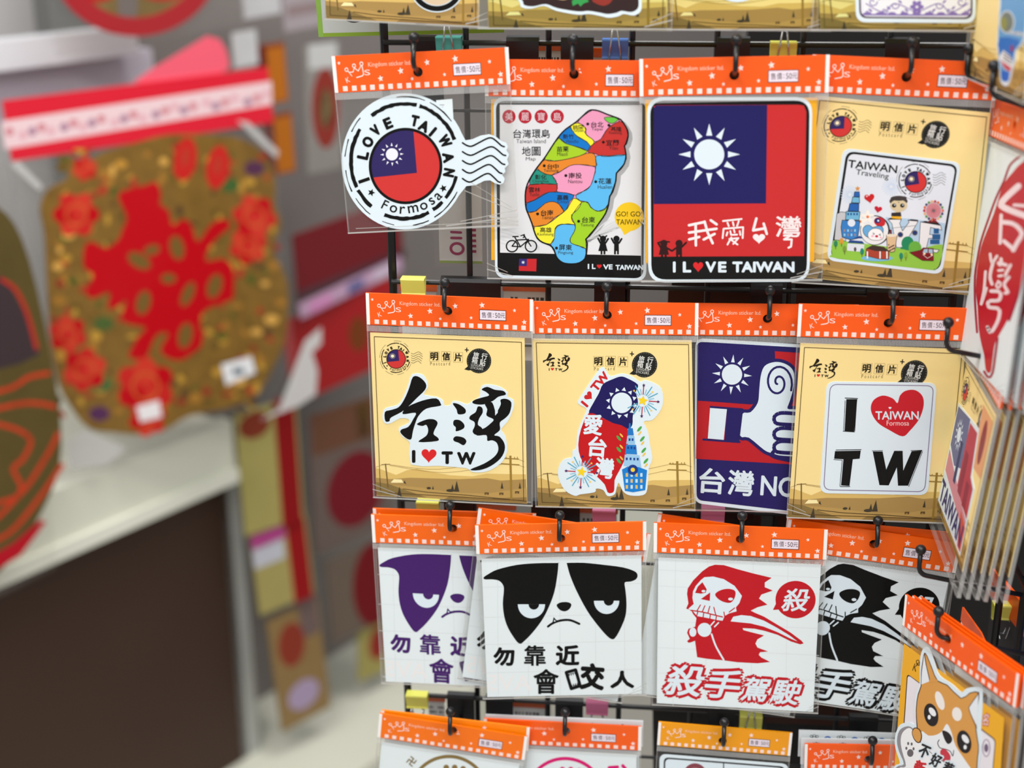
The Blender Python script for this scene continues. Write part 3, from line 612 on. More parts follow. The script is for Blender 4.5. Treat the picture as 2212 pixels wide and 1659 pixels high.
# ---- shared drawings
BRN = (92, 66, 34)
def stamp(A, lines=INK, small=False, bg=None, fm=None):
    """round I LOVE TAIWAN / Formosa postmark, drawn in the units of frame z3"""
    if not small:
        A.ring(850, 820, 628, 682, 11, lines, 2, ((100, 112), (125, 145), (152, 172), (184, 200), (207, 222), (262, 290), (295, 322), (28, 60), (66, 82)), jag=.5)
    else:
        A.ring(850, 820, 640, 700, 10, lines, 2, ((100, 130), (140, 170), (180, 230), (262, 290), (300, 320), (20, 50), (60, 85)))
    A.ring(850, 820, 565, 605, 40 if not small else 34, lines, 2, ((63, 112), (128, 150), (153, 214), (232, 283), (286, 338), (15, 40), (45, 58)), n=110, jag=.25)
    cx, cy = 858, 855
    for ch, x, y in (('L', 412, 757), ('O', 463, 617), ('V', 545, 495), ('E', 675, 420), ('T', 958, 395), ('A', 1055, 450), ('I', 1147, 510), ('W', 1275, 610), ('A', 1310, 780), ('N', 1318, 940)):
        a = math.degrees(math.atan2(x - cx, -(y - cy)))
        A.t(ch, x, y, 122, lines, 3, b=0.06 if not small else 0.085, rot=a, w={'I': 34, 'W': 130, 'A': 110, 'O': 110}.get(ch, 88))
    A.line([(365, 1042), (482, 1002)], 36, lines, 3, cap=False)
    for ch, x, y, hh_ in (('F', 645, 1280, 100), ('o', 733, 1322, 78), ('r', 828, 1335, 78), ('m', 940, 1322, 78), ('o', 1053, 1293, 78), ('s', 1138, 1240, 78), ('a', 1205, 1188, 78)):
        a = math.degrees(math.atan2(-(x - cx), (y - cy)))
        A.t(ch, x, y, hh_, lines, 3, b=0.01, rot=a)
    A.star(500, 1150, 42, lines, 3, rot=20); A.star(1258, 1105, 42, lines, 3, rot=-20)
    A.ell(860, 870, 388, 403, lines, 2, 60)
    A.ell(860, 870, 358, 373, (214, 58, 56), 3, 60)
    a0 = math.atan2((500 - 870) / 373, (945 - 860) / 358); a1 = math.atan2((990 - 870) / 373, (525 - 860) / 358) - 2 * math.pi
    pts = [(980, 942)] + [(860 + 358 * math.cos(a0 + (a1 - a0) * k / 24), 870 + 373 * math.sin(a0 + (a1 - a0) * k / 24)) for k in range(25)]
    A.poly(pts, (52, 42, 100), 4)
    A.sun(717, 747, 64, 88, 124, (240, 240, 250) if not small else (255, 240, 200), 5, rot=-92, hw=.13)
    base = [(1460, 625), (1510, 655), (1560, 660), (1640, 620), (1720, 580), (1770, 575), (1820, 610), (1870, 655), (1900, 665)]
    for i, dx in enumerate((0, 15, 5, -25, -40)):
        pts = [(x + dx * (x - 1460) / 440, y + 94 * i) for x, y in base]
        A.line(pts, 17 if not small else 13, lines, 3, s=4)
HILLS = True
def scenery(A):
    """printed countryside of the postcards, drawn in the units of frame z7"""
    A.poly([(105, 1360), (140, 1368), (250, 1410), (330, 1375), (400, 1365), (520, 1390), (640, 1412), (800, 1420), (900, 1400), (1180, 1405), (1188, 1616), (113, 1558)], (226, 190, 112), 1)
    A.poly([(104, 1430), (210, 1440), (350, 1430), (700, 1440), (900, 1432), (1000, 1450), (1182, 1440), (1188, 1616), (113, 1558)], (176, 142, 84), 2)
    A.poly([(105, 1470), (230, 1482), (420, 1500), (640, 1535), (900, 1545), (1186, 1500), (1189, 1616), (113, 1558)], (190, 154, 90), 3)
    A.poly([(107, 1462), (200, 1475), (320, 1520), (470, 1572), (113, 1556)], (140, 116, 68), 4)
    A.poly([(640, 1560), (900, 1580), (1187, 1570), (1189, 1616), (600, 1584)], (150, 120, 70), 4)
    D = (70, 62, 48)
    for x, y0, y1, w in ((275, 1492, 1566, 34), (685, 1450, 1530, 38), (655, 1474, 1526, 26), (1010, 1458, 1508, 20), (1138, 1460, 1508, 18), (515, 1488, 1514, 14)):
        A.poly([(x, y0), (x + w / 2, y1), (x - w / 2, y1)], D, 5)
    A.ell(485, 1505, 16, 9, D, 5, 12); A.ell(640, 1522, 30, 11, D, 5, 14)
    A.poly([(212, 1466), (235, 1440), (290, 1442), (305, 1466)], (255, 238, 178), 5); A.poly([(305, 1466), (312, 1448), (324, 1478)], D, 5)
    for x, y in ((900, 1545), (1005, 1546), (1118, 1536)): A.rect(x - 15, y - 9, x + 15, y + 8, (96, 72, 40), 5); A.rect(x - 8, y - 1, x + 6, y + 8, (150, 122, 72), 6)
    A.line([(300, 1510), (480, 1535), (760, 1556), (1000, 1580), (1186, 1600)], 5, (84, 66, 40), 5, cap=False)
    P = (158, 124, 54)
    A.line([(1070, 1270), (1077, 1604)], 15, P, 6, cap=False); A.line([(1015, 1288), (1128, 1294)], 7, P, 6); A.line([(1006, 1328), (1132, 1336)], 8, P, 6)
    for x in (1022, 1040, 1100, 1120): A.line([(x, 1280), (x, 1290)], 5, P, 6)
    A.line([(175, 1328), (194, 1500)], 8, (120, 92, 50), 6, cap=False); A.line([(148, 1335), (206, 1332)], 5, (120, 92, 50), 6)
    for a, b, c in (((205, 1335), (560, 1368), (1010, 1292)), ((205, 1340), (600, 1392), (1008, 1332)), ((1128, 1296), (1160, 1308), (1170, 1312)), ((1132, 1338), (1160, 1350), (1172, 1352)), ((150, 1338), (110, 1352), (106, 1354))):
        A.line([a, b, c], 2.5, (170, 138, 76), 5, s=5, cap=False)
    A.quad([(95, 420), (1150, 460), (1165, 1595), (140, 1535)], BRN, 7, w=4.5)
def luggage_logo(A):
    for ch, x, y in (('明', 525, 560), ('信', 610, 560), ('片', 695, 566)):
        A.quad([(x - 33, y - 35), (x + 34, y - 33), (x + 33, y + 37), (x - 34, y + 35)], (170, 140, 80), 2, w=1.8)
        A.line([(x - 33, y), (x + 33, y + 2)], 1.2, (190, 160, 95), 2, cap=False); A.line([(x, y - 34), (x, y + 35)], 1.2, (190, 160, 95), 2, cap=False)
        A.t(ch, x, y, 58, (30, 20, 10), 3, b=0.03, w=56)
    A.t('P o s t c a r d', 567, 612, 24, (104, 78, 36), 2, w=142)
    A.line([(743, 513), (772, 516)], 7, (40, 30, 20), 2, cap=False); A.line([(758, 498), (757, 530)], 7, (40, 30, 20), 2, cap=False)
    A.ell(845, 592, 88, 88, (36, 36, 34), 2, 44)
    A.poly([(775, 622), (740, 652), (770, 660), (805, 655)], (36, 36, 34), 2)
    A.ring(845, 592, 80, 80, 3, (120, 116, 96), 3, tuple((a, a + 6) for a in range(0, 360, 12)), n=180)
    for ch, x, y in (('旅', 824, 552), ('行', 884, 560), ('箱', 815, 588), ('貼', 872, 604)): A.t(ch, x, y, 46, (240, 240, 235), 4, rot=9, w=42, b=0.01)
    A.t('LUGGAGE', 834, 624, 17, (220, 220, 212), 4, rot=9, w=92); A.t('STICKERS', 830, 645, 16, (220, 220, 212), 4, rot=9, w=90)
def taiwan_brush(A, col=INK, L=3):
    """the brush-written place name, in the units of frame z7"""
    A.poly([(373, 708), (420, 710), (465, 755), (460, 800), (400, 860), (340, 920), (290, 960), (215, 1000), (205, 1025), (175, 1025), (172, 960), (215, 945), (270, 925), (310, 870), (345, 790)], col, L, 3)
    A.poly([(330, 925), (440, 878), (540, 862), (572, 900), (565, 916), (470, 935), (415, 985), (390, 1040), (372, 1100), (360, 1155), (325, 1148), (285, 1110), (290, 1085), (340, 1065), (375, 1010), (392, 965), (300, 975)], col, L, 3)
    A.poly([(400, 1045), (470, 1013), (525, 1013), (550, 1040), (527, 1090), (522, 1120), (553, 1145), (545, 1168), (412, 1174), (468, 1130), (482, 1090), (468, 1052), (440, 1060)], col, L, 3)
    A.poly([(658, 898), (700, 903), (748, 938), (745, 970), (697, 975), (685, 940)], col, L, 3)
    A.poly([(668, 1018), (708, 1018), (740, 1048), (735, 1078), (682, 1098), (680, 1070), (662, 1050)], col, L, 3)
    A.poly([(662, 1150), (682, 1133), (735, 1143), (756, 1170), (735, 1198), (700, 1180), (668, 1168)], col, L, 3)
    A.poly([(865, 798), (905, 779), (960, 800), (1020, 808), (1038, 835), (985, 850), (945, 880), (880, 905), (820, 903), (798, 890), (815, 872), (870, 855), (918, 840), (895, 815)], col, L, 3)
    A.poly([(838, 920), (868, 928), (872, 965), (848, 1005), (838, 1050), (868, 1075), (860, 1120), (820, 1122), (800, 1098), (815, 1060), (812, 1030), (778, 1010), (785, 985), (822, 960)], col, L, 3)
    A.poly([(888, 898), (940, 890), (968, 960), (1002, 905), (1000, 872), (1040, 865), (1078, 892), (1066, 965), (1032, 1005), (995, 1035), (996, 1088), (955, 1125), (992, 1135), (1026, 1180), (1030, 1232), (1000, 1292), (930, 1347), (850, 1376), (782, 1372), (880, 1330), (955, 1280), (984, 1232), (974, 1182), (940, 1162), (906, 1166), (898, 1125), (830, 1128), (840, 1090), (885, 1075), (930, 1040), (950, 1012), (900, 985), (905, 940)], col, L, 3)
    A.t('I', 378, 1278, 92, col, L, b=0.06, w=26); A.heart(487, 1276, 108, 100, (222, 40, 44), L, 2)
    A.t('T', 618, 1287, 92, col, L, b=0.06, w=82); A.t('W', 755, 1292, 92, col, L, b=0.06, w=134)
def postcard(key, root, quad_px, art_extra=None, left='stamp', card_tint=None):
    """a kraft-coloured postcard; quad_px its corners in digitiser units; scenery is re-fitted to it"""
    T = rectifier(key); q = [T(*p) for p in quad_px]
    pc = solid('postcard', q[::-1], -0.0004, 0.0003, CARD if not card_tint else mat(card_tint, 0.55, 0.3, noise=0.015, scale=30), root)
    # the drawing is digitised once (frame z7) and fitted to this card
    src = [(780 + x / 3.3175, 600 + y / 3.3175) for x, y in ((65, 392), (1172, 432), (1190, 1618), (112, 1560))]
    w0, h0 = 1.0, 1.0
    H1 = homography(src, w0, h0)
    def fit(x, y):
        u, v = H1(x, y); u += .5; v = .5 - v
        a = [q[0][d] * (1 - u) * (1 - v) + q[1][d] * u * (1 - v) + q[2][d] * u * v + q[3][d] * (1 - u) * v for d in (0, 1)]
        return tuple(a)
    A = Art(fit, z7)
    scenery(A)
    if left is not None: luggage_logo(A)
    if left == 'stamp':
        A2 = Art(lambda x, y: fit(x, y), z7)
        def st(x, y):   # postmark in its own units, shrunk to the card's corner
            X, Y = 250 + (x - 850) * 0.180, 570 + (y - 820) * 0.172
            return fit(780 + X / 3.3175, 600 + Y / 3.3175)
        A3 = Art(st); stamp(A3, (52, 38, 20), True)
        A3.build('postmark_print', pc, 0.00036)
    elif left == 'brush':
        def br(x, y):
            X, Y = 235 + (x - 620) * 0.205, 560 + (y - 1040) * 0.195
            return fit(780 + X / 3.3175, 600 + Y / 3.3175)
        A3 = Art(br); taiwan_brush(A3, (40, 28, 18)); A3.build('logo_print', pc, 0.00036)
    sw = None
    if card_tint:
        k = [e / c for e, c in zip(card_tint, (254, 227, 156))]; sw = {c: tuple(int(x * y) for x, y in zip(c, k)) for c in set(A.c)}  # card and print colours scaled by the same tint
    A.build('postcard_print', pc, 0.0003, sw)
    return pc, fit
z3 = (700, 180, 4.8795); z4 = (1040, 180, 3.7711); z5 = (1380, 180, 3.607); z6 = (1740, 100, 2.962); z14 = (1790, 340, 6.379)
z7 = (780, 600, 3.3175); z8 = (1140, 600, 3.2526); z9 = (1480, 600, 3.1893); z10 = (1690, 620, 3.1896)
z31 = (790, 1080, 3.5111); z33 = (1390, 1080, 3.4561); z41 = (800, 1460, 3.5677); z43 = (1380, 1480, 3.8138)
zw1 = (2040, 200, 4.61); zw2 = (2040, 540, 4.61); zw0 = (2060, 0, 6.914); zw4 = (2000, 880, 3.4575); zw3 = (1920, 1280, 4.3767); z0a = (680, 0, 2.9892); z0b = (1400, 0, 2.7241)
def px(fr, pts): return [(fr[0] + x / fr[2], fr[1] + y / fr[2]) for x, y in pts]
SZ = 0.0003   # sticker lies on its card from here
def sticker(root, T, fr, pts, s=0, z0=SZ, z1=0.0007, name='sticker', m=None):
    if s: pts = smooth_path(pts, s, True)
    return solid(name, local(T, fr, pts), z0, z1, m or VINYL, root)

# ================================================================ first row
# P11: round postmark sticker
k = 'P11'
r, T = package(k, 'clear package with round postmark sticker reading I LOVE TAIWAN Formosa', 0.0272, (903, 155), fold_side=1, bottom_fold=.6)
outl = [(848 + 663 * math.cos(a), 822 + 717 * math.sin(a)) for a in [math.radians(d) for d in range(30, 340, 6)]]
tail = [(1490, 600), (1560, 590), (1650, 550), (1740, 535), (1810, 560), (1870, 610), (1920, 625), (1937, 668), (1922, 705), (1950, 748), (1930, 800), (1947, 850), (1905, 892), (1912, 930), (1878, 962), (1906, 1005), (1890, 1050), (1850, 1066), (1800, 1050), (1750, 1020), (1690, 1025), (1600, 1070), (1500, 1082)]
st = sticker(r, T, z3, outl + tail, 0, 0.0, 0.0006)
A = Art(T, z3); stamp(A); A.build('sticker_print', st, 0.0006)
bl = solid('back_label', local(T, z3, [(1180, 180), (1350, 165), (1365, 420), (1190, 430)]), -0.0008, -0.0005, PAPER, r)
A = Art(T, z3)
for i in range(3): A.rect(1205, 225 + 22 * i, 1265 - 12 * i, 233 + 22 * i, (150, 150, 155), 1)
A.build('label_print', bl, -0.0005)

# P12: island map sticker
k = 'P12'
r, T = package(k, 'sticker package with colourful island map and black border below the postmark package', 0.0272, (1240, 160), fold_side=-1)
Y = mat((250, 180, 30), 0.5)
solid('backing_card', local(T, z4, [(78, 130), (1385, 135), (1370, 1475), (80, 1440)]), -0.0006, -0.0002, Y, r)
st = sticker(r, T, z4, rounded([(98, 112), (1362, 112), (1342, 1612), (112, 1585)], 90), 0, -0.0001, 0.0005)
A = Art(T, z4); BK = (22, 21, 21)
A.poly(rounded([(118, 142), (1338, 145), (1318, 1588), (132, 1560)], 75), BK, 1)
A.poly([(150, 172), (1310, 175), (1300, 1402), (152, 1378)], (232, 232, 236), 2)
GR = (206, 208, 212)
for k2 in range(9): A.line([(860, 1290), (900 + 55 * k2, 1190 - 12 * k2), (980 + 60 * k2, 1100 + 10 * k2)], 10, (220, 221, 224), 3, s=4)
for k2 in range(5): A.line([(160, 1180 + 30 * k2), (330, 1240 + 24 * k2), (470, 1330 + 6 * k2)], 8, (220, 221, 224), 3, s=4)
isl = [(905, 215), (960, 225), (1020, 250), (1090, 275), (1135, 295), (1165, 335), (1190, 380), (1195, 430), (1180, 490), (1165, 510), (1178, 580), (1165, 650), (1130, 700), (1100, 730), (1095, 790), (1070, 880), (1045, 920), (1035, 990), (1010, 1060), (970, 1120), (920, 1190), (880, 1240), (850, 1270), (862, 1300), (855, 1390), (845, 1425), (800, 1460), (740, 1470), (680, 1465), (640, 1445), (610, 1410), (592, 1355), (560, 1318), (500, 1295), (455, 1260), (430, 1200), (412, 1140), (385, 1070), (365, 1020), (358, 950), (360, 880), (375, 820), (405, 760), (450, 690), (505, 620), (545, 560), (590, 490), (640, 420), (690, 370), (770, 315), (830, 260), (870, 225)]
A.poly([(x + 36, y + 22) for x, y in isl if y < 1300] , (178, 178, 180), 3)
A.poly(isl, (244, 160, 196), 4, 2)
for c, pts in (((244, 160, 196), [(905, 217), (835, 262), (785, 315), (830, 340), (850, 380), (855, 420), (900, 450), (925, 475), (975, 450), (1010, 395), (1050, 345), (1125, 305), (1080, 275), (1000, 245), (950, 225)]),
    ((112, 204, 76), [(1000, 285), (1015, 275), (1080, 275), (1115, 293), (1070, 325), (1030, 315)]),
    ((248, 240, 60), [(725, 345), (785, 322), (830, 345), (855, 375), (840, 395), (870, 430), (905, 455), (918, 480), (890, 512), (860, 475), (800, 440), (760, 410)]),
    ((22, 122, 208), [(720, 355), (760, 410), (800, 445), (850, 470), (890, 515), (865, 548), (800, 525), (740, 505), (680, 485), (635, 445), (645, 418), (690, 372)]),
    ((172, 212, 44), [(630, 445), (690, 490), (780, 515), (865, 550), (800, 590), (700, 615), (600, 630), (515, 620), (560, 545)]),
    ((236, 140, 48), [(515, 622), (600, 632), (700, 615), (800, 590), (865, 567), (920, 575), (935, 640), (930, 675), (800, 660), (720, 670), (640, 720), (580, 745), (520, 735), (455, 690)]),
    ((40, 150, 132), [(450, 700), (520, 740), (575, 748), (615, 820), (500, 815), (395, 825), (410, 760)]),
    ((204, 56, 52), [(390, 825), (500, 818), (610, 822), (610, 880), (550, 885), (490, 920), (370, 975), (362, 900)]),
    ((22, 122, 208), [(370, 975), (430, 950), (500, 905), (560, 885), (690, 890), (755, 915), (720, 960), (700, 1010), (672, 1040), (635, 985), (585, 962), (520, 975), (440, 1040), (375, 1045)]),
    ((236, 140, 48), [(380, 1050), (445, 1040), (520, 975), (590, 962), (640, 990), (670, 1045), (600, 1090), (530, 1150), (432, 1165), (410, 1130)]),
    ((248, 240, 60), [(435, 1165), (530, 1150), (620, 1085), (700, 1020), (750, 935), (815, 965), (780, 1030), (735, 1070), (740, 1120), (760, 1150), (650, 1145), (600, 1180), (595, 1260), (560, 1308), (480, 1280), (440, 1220)]),
    ((204, 56, 52), [(1050, 350), (1125, 308), (1165, 340), (1193, 420), (1165, 510), (1175, 580), (1100, 590), (990, 595), (925, 570), (870, 560), (880, 520), (930, 480), (975, 450), (1010, 390)]),
    ((96, 190, 246), [(935, 590), (1040, 590), (1175, 580), (1165, 650), (1100, 725), (1090, 800), (1050, 910), (1030, 985), (1000, 1030), (940, 1040), (890, 1005), (865, 965), (800, 955), (770, 925), (785, 895), (850, 870), (890, 830), (920, 740), (935, 660)]),
    ((166, 212, 44), [(820, 965), (870, 975), (890, 1010), (950, 1040), (1010, 1015), (1025, 990), (1005, 1065), (915, 1190), (850, 1270), (855, 1345), (790, 1320), (730, 1300), (728, 1255), (760, 1200), (765, 1150), (735, 1090), (760, 1040)]),
    ((96, 190, 246), [(650, 1148), (760, 1150), (755, 1210), (725, 1260), (730, 1300), (800, 1325), (850, 1348), (840, 1425), (790, 1465), (680, 1465), (620, 1430), (600, 1380), (565, 1310), (595, 1260), (600, 1190)]),
    ((244, 160, 196), [(575, 745), (640, 718), (720, 670), (800, 660), (925, 680), (915, 760), (890, 830), (840, 870), (770, 910), (690, 890), (615, 880), (620, 820)])):
    A.poly(pts, c, 5, 3); A.line(pts, 5, (60, 50, 45), 6, s=2, closed=True, cap=False)
A.line(isl, 12, BK, 7, s=2, closed=True)
for s, x, y, hh_, e, ex, ey, ew, dot in (('台北', 942, 335, 46, 'Taipei', 942, 375, 90, (866, 330)), ('基隆', 1098, 372, 40, 'Keelung', 1092, 404, 104, (1038, 340)), ('桃園', 788, 358, 38, 'Taoyuan', 790, 386, 84, None), ('新竹', 708, 432, 40, 'Hsinchu', 740, 470, 98, None), ('宜蘭', 1068, 482, 48, 'Yilan', 1076, 526, 72, (993, 478)), ('苗栗', 662, 535, 44, 'Miaoli', 660, 575, 86, None), ('台中', 583, 676, 42, 'Taichung', 568, 712, 120, (512, 670)), ('彰化', 484, 762, 42, 'Changhua', 482, 798, 132, None), ('南投', 764, 750, 48, 'Nantou', 764, 797, 114, (688, 750)), ('花蓮', 1006, 795, 48, 'Hualien', 1006, 842, 116, (931, 800)), ('雲林', 432, 866, 42, 'Yunlin', 432, 904, 78, None), ('嘉義', 662, 928, 42, 'Chiayi', 664, 965, 86, None), ('台南', 534, 1053, 46, 'Tainan', 538, 1090, 94, (458, 1062)), ('台東', 872, 1110, 48, 'Taitung', 862, 1155, 108, (792, 1122)), ('高雄', 524, 1192, 42, 'Kaohsiung', 522, 1230, 132, None), ('屏東', 684, 1335, 48, 'Pingtung', 686, 1380, 122, (612, 1340))):
    for i, ch in enumerate(s): A.t(ch, x + (i - .5) * hh_ * 1.15, y, hh_, (36, 30, 30), 8, b=0.012, w=hh_ * 1.08)
    A.t(e, ex, ey, 30, (50, 42, 42), 8, w=ew)
    if dot: A.ell(dot[0], dot[1], 12, 12, (30, 26, 26), 8, 14)
for i, ch in enumerate('美麗寶島'):
    x = 225 + 131 * i; A.ell(x, 270, 54, 56, (186, 40, 56), 3, 30); A.t(ch, x, 270, 66, (236, 214, 222), 4, w=62)
for i, ch in enumerate('台灣環島'): A.t(ch, 293 + 77 * i, 410, 72, (48, 46, 50), 4, b=0.012, w=70)
A.t('Taiwan Island', 405, 470, 34, (60, 58, 62), 4, w=240)
for i, ch in enumerate('地圖'): A.t(ch, 366 + 80 * i, 552, 74, (48, 46, 50), 4, b=0.012, w=72)
A.t('Map', 402, 618, 36, (60, 58, 62), 4, w=80)
A.ell(1203, 1085, 118, 118, (250, 206, 40), 4, 40); A.poly([(1130, 1170), (1165, 1235), (1225, 1195)], (250, 206, 40), 4)
A.t('GO! GO!', 1203, 1063, 42, (96, 74, 20), 5, w=214, b=.01); A.t('TAIWAN', 1203, 1128, 44, (96, 74, 20), 5, w=210, b=.01)
# bicycle
for x in (250, 404): A.ring(x, 1325, 46, 46, 11, BK, 4, n=32)
for a, b in (((250, 1325), (288, 1275)), ((288, 1275), (385, 1270)), ((404, 1325), (348, 1240)), ((288, 1275), (318, 1330)), ((318, 1330), (385, 1272)), ((250, 1325), (318, 1330)), ((285, 1275), (272, 1250)), ((256, 1248), (300, 1246)), ((345, 1240), (350, 1230))): A.line([a, b], 10, BK, 4)
A.line([(322, 1240), (345, 1232), (355, 1246), (340, 1256)], 9, BK, 4)
# children
for x, sk in ((990, 1), (1100, 0)):
    A.ell(x, 1265, 26, 26, BK, 4, 20); A.line([(x - 20, 1300), (x - 40, 1262)], 15, BK, 4); A.line([(x + 20, 1300), (x + 42, 1265)], 15, BK, 4)
    A.poly([(x - 18, 1285), (x + 18, 1285), (x + (38 if sk else 20), 1365), (x - (38 if sk else 20), 1365)], BK, 4)
    for d in (-12, 12): A.line([(x + d, 1360), (x + d, 1392)], 15, BK, 4, cap=False)
    if sk: A.line([(x - 20, 1248), (x - 30, 1235)], 12, BK, 4); A.line([(x + 20, 1250), (x + 30, 1240)], 12, BK, 4)
A.poly([(308, 1428), (450, 1428), (447, 1530), (305, 1526)], (206, 44, 50), 4); A.poly([(308, 1428), (372, 1428), (370, 1488), (307, 1486)], (54, 44, 120), 5); A.sun(340, 1457, 8, 10, 15, WHITE, 6)
A.t('I', 872, 1490, 42, WHITE, 4, b=.04, w=12); A.t('L', 915, 1490, 42, WHITE, 4, b=.04, w=30); A.heart(960, 1492, 40, 36, (222, 40, 44), 4); A.t('VE', 1030, 1494, 42, WHITE, 4, b=.04, w=78); A.t('TAIWAN', 1205, 1498, 42, WHITE, 4, b=.04, w=226)
A.build('sticker_print', st, 0.0005)

# P13: flag sticker
k = 'P13'
r, T = package(k, 'sticker package with navy and red flag design reading I LOVE TAIWAN', 0.0270, (1586, 162), fold_side=1, bottom_fold=.25)
solid('backing_card', local(T, z5, [(50, 130), (1388, 112), (1365, 1392), (55, 1400)]), -0.0006, -0.0002, Y, r)
st = sticker(r, T, z5, rounded([(62, 108), (1352, 108), (1328, 1545), (74, 1552)], 130), 0, -0.0001, 0.0006)
A = Art(T, z5)
A.poly(rounded([(88, 134), (1330, 134), (1306, 1524), (98, 1528)], 115), (24, 23, 23), 1)
A.poly([(116, 180), (140, 170), (1240, 166), (1285, 173), (1304, 220), (1286, 1345), (114, 1350)], (206, 48, 50), 2)
A.poly([(116, 190), (132, 172), (1000, 168), (990, 935), (116, 940)], (36, 32, 96), 3)
A.sun(548, 553, 117, 146, 240, WHITE, 4, rot=-90, hw=.165)
W2 = (250, 238, 240)
for s in ([(390, 1105), (510, 1080)], [(442, 1092), (444, 1262)], [(390, 1162), (605, 1132)], [(392, 1215), (470, 1196)], [(512, 1076), (535, 1160), (575, 1245)], [(590, 1172), (505, 1216)], [(560, 1066), (606, 1098)]): A.line(s, 20, W2, 4)
for s in ([(655, 1072), (800, 1056)], [(690, 1085), (700, 1112)], [(732, 1080), (738, 1108)], [(778, 1072), (765, 1110)], [(652, 1205), (660, 1132), (812, 1120), (808, 1205)], [(690, 1160), (682, 1185)], [(712, 1150), (718, 1180), (765, 1178)], [(740, 1140), (746, 1160)], [(785, 1150), (790, 1180)], [(720, 1200), (690, 1255)], [(705, 1212), (775, 1205), (735, 1250)], [(715, 1215), (768, 1255)]): A.line(s, 14, W2, 4)
A.line([(915, 1052), (890, 1145), (985, 1128)], 20, W2, 4); A.line([(972, 1092), (996, 1172)], 20, W2, 4); A.heart(935, 1212, 96, 78, W2, 4)
A.t('灣', 1165, 1115, 165, W2, 4, w=200, b=.016); A.line([(1130, 1185), (1190, 1180), (1130, 1215), (1190, 1215), (1185, 1270), (1165, 1280)], 16, W2, 5)
DK = (52, 26, 26)
for x, sk in ((195, 1), (313, 0)):
    A.ell(x, 1245, 28, 27, DK, 4, 20); A.poly([(x - 22, 1262), (x + 22, 1262), (x + (40 if sk else 24), 1335), (x - (40 if sk else 24), 1335)], DK, 4)
    for d in (-14, 14): A.line([(x + d, 1330), (x + d, 1350)], 18, DK, 4, cap=False)
A.line([(178, 1290), (150, 1242)], 16, DK, 4); A.line([(215, 1280), (258, 1305), (300, 1275)], 15, DK, 4); A.line([(330, 1278), (368, 1240)], 16, DK, 4); A.line([(172, 1232), (150, 1245)], 12, DK, 4); A.line([(218, 1232), (238, 1235)], 12, DK, 4)
A.t('I', 276, 1430, 86, WHITE, 4, b=.05, w=22); A.t('L', 375, 1430, 86, WHITE, 4, b=.05, w=66); A.heart(462, 1432, 78, 80, (222, 44, 48), 4); A.t('V', 560, 1430, 86, WHITE, 4, b=.05, w=84); A.t('E', 650, 1430, 86, WHITE, 4, b=.05, w=66)
A.t('TAIWAN', 970, 1430, 86, WHITE, 4, b=.05, w=484)
A.build('sticker_print', st, 0.0006)

# P14: travel postcard
k = 'P14'
r, T = package(k, 'postcard package with square cartoon travel sticker showing a blue tower and LOVE letters', 0.0272, (1958, 166), fold_side=1)
pc, fit = postcard(k, r, [(1762, 206), (2140, 244), (2098, 638), (1712, 596)])
st = sticker(r, T, z6, rounded([(240, 648), (996, 742), (872, 1460), (132, 1368)], 60), 0)
A = Art(T, z14)
q = lambda pts: [((1740 + x / 2.962 - 1790) * 6.379, (100 + y / 2.962 - 340) * 6.379) for x, y in pts]
A.poly(rounded(q([(262, 668), (975, 757), (856, 1436), (156, 1352)]), 120), (30, 28, 32), 1)
A.poly(rounded(q([(276, 684), (960, 770), (844, 1420), (172, 1338)]), 95), (232, 238, 248), 2)
for cx, cy in ((290, 510), (860, 400)):
    for i in range(22):
        a = math.radians(i * 360 / 22); A.line([(cx + 25 * math.cos(a), cy + 25 * math.sin(a)), (cx + 130 * math.cos(a), cy + 130 * math.sin(a))], 6, (196, 218, 244), 3, cap=False)
A.poly([(780, 820), (1100, 840), (1605, 905), (1570, 1240), (900, 1250)], (186, 214, 238), 3)
A.poly([(62, 1140), (300, 1165), (620, 1200), (1000, 1250), (1300, 1250), (1570, 1195), (1515, 1490), (1440, 1540), (1380, 1545), (120, 1390), (45, 1330)], (150, 204, 74), 4, 2)
A.t('TAIWAN', 605, 122, 110, INK, 4, w=680, rot=7, b=.02); A.t('Traveling', 600, 238, 100, INK, 4, w=455, rot=8, b=.005)
def st2(x, y):
    X, Y = 1192 + (x - 850) * .40, 318 + (y - 820) * .375; c, s = math.cos(-.06), math.sin(-.06)
    X2 = 1192 + (X - 1192) * c - (Y - 318) * s; Y2 = 318 + (X - 1192) * s + (Y - 318) * c
    return T(1790 + X2 / 6.379, 340 + Y2 / 6.379)
A3 = Art(st2); stamp(A3, INK, True); A3.build('postmark_print', st, 0.00076)
LT = (240, 240, 242); OL = (40, 38, 44)
def shp(pts, c, L, s=0, ol=7):
    A.poly(pts, c, L, s); A.line(pts, ol, OL, L + 1, s=s, closed=True)
shp([(110, 775), (170, 745), (235, 755), (235, 1150), (75, 1130)], (206, 206, 212), 4)
shp([(815, 850), (1000, 850), (975, 905), (1015, 1010), (1105, 890), (1090, 860), (1230, 872), (1210, 915), (1010, 1240), (930, 1235), (870, 910)], LT, 5)
shp([(1262, 885), (1540, 930), (1555, 1000), (1400, 960), (1388, 1060), (1450, 1060), (1440, 1112), (1375, 1112), (1342, 1250), (1522, 1270), (1488, 1312), (1238, 1268)], LT, 5)
A.poly([(805, 850), (850, 828), (1000, 836), (1000, 856)], OL, 6); A.poly([(1095, 868), (1130, 848), (1225, 856), (1232, 880)], OL, 6); A.poly([(1262, 890), (1330, 872), (1510, 900), (1545, 938)], OL, 6)
A.ell(635, 1000, 205, 205, OL, 7); A.ell(628, 1002, 190, 195, LT, 8)
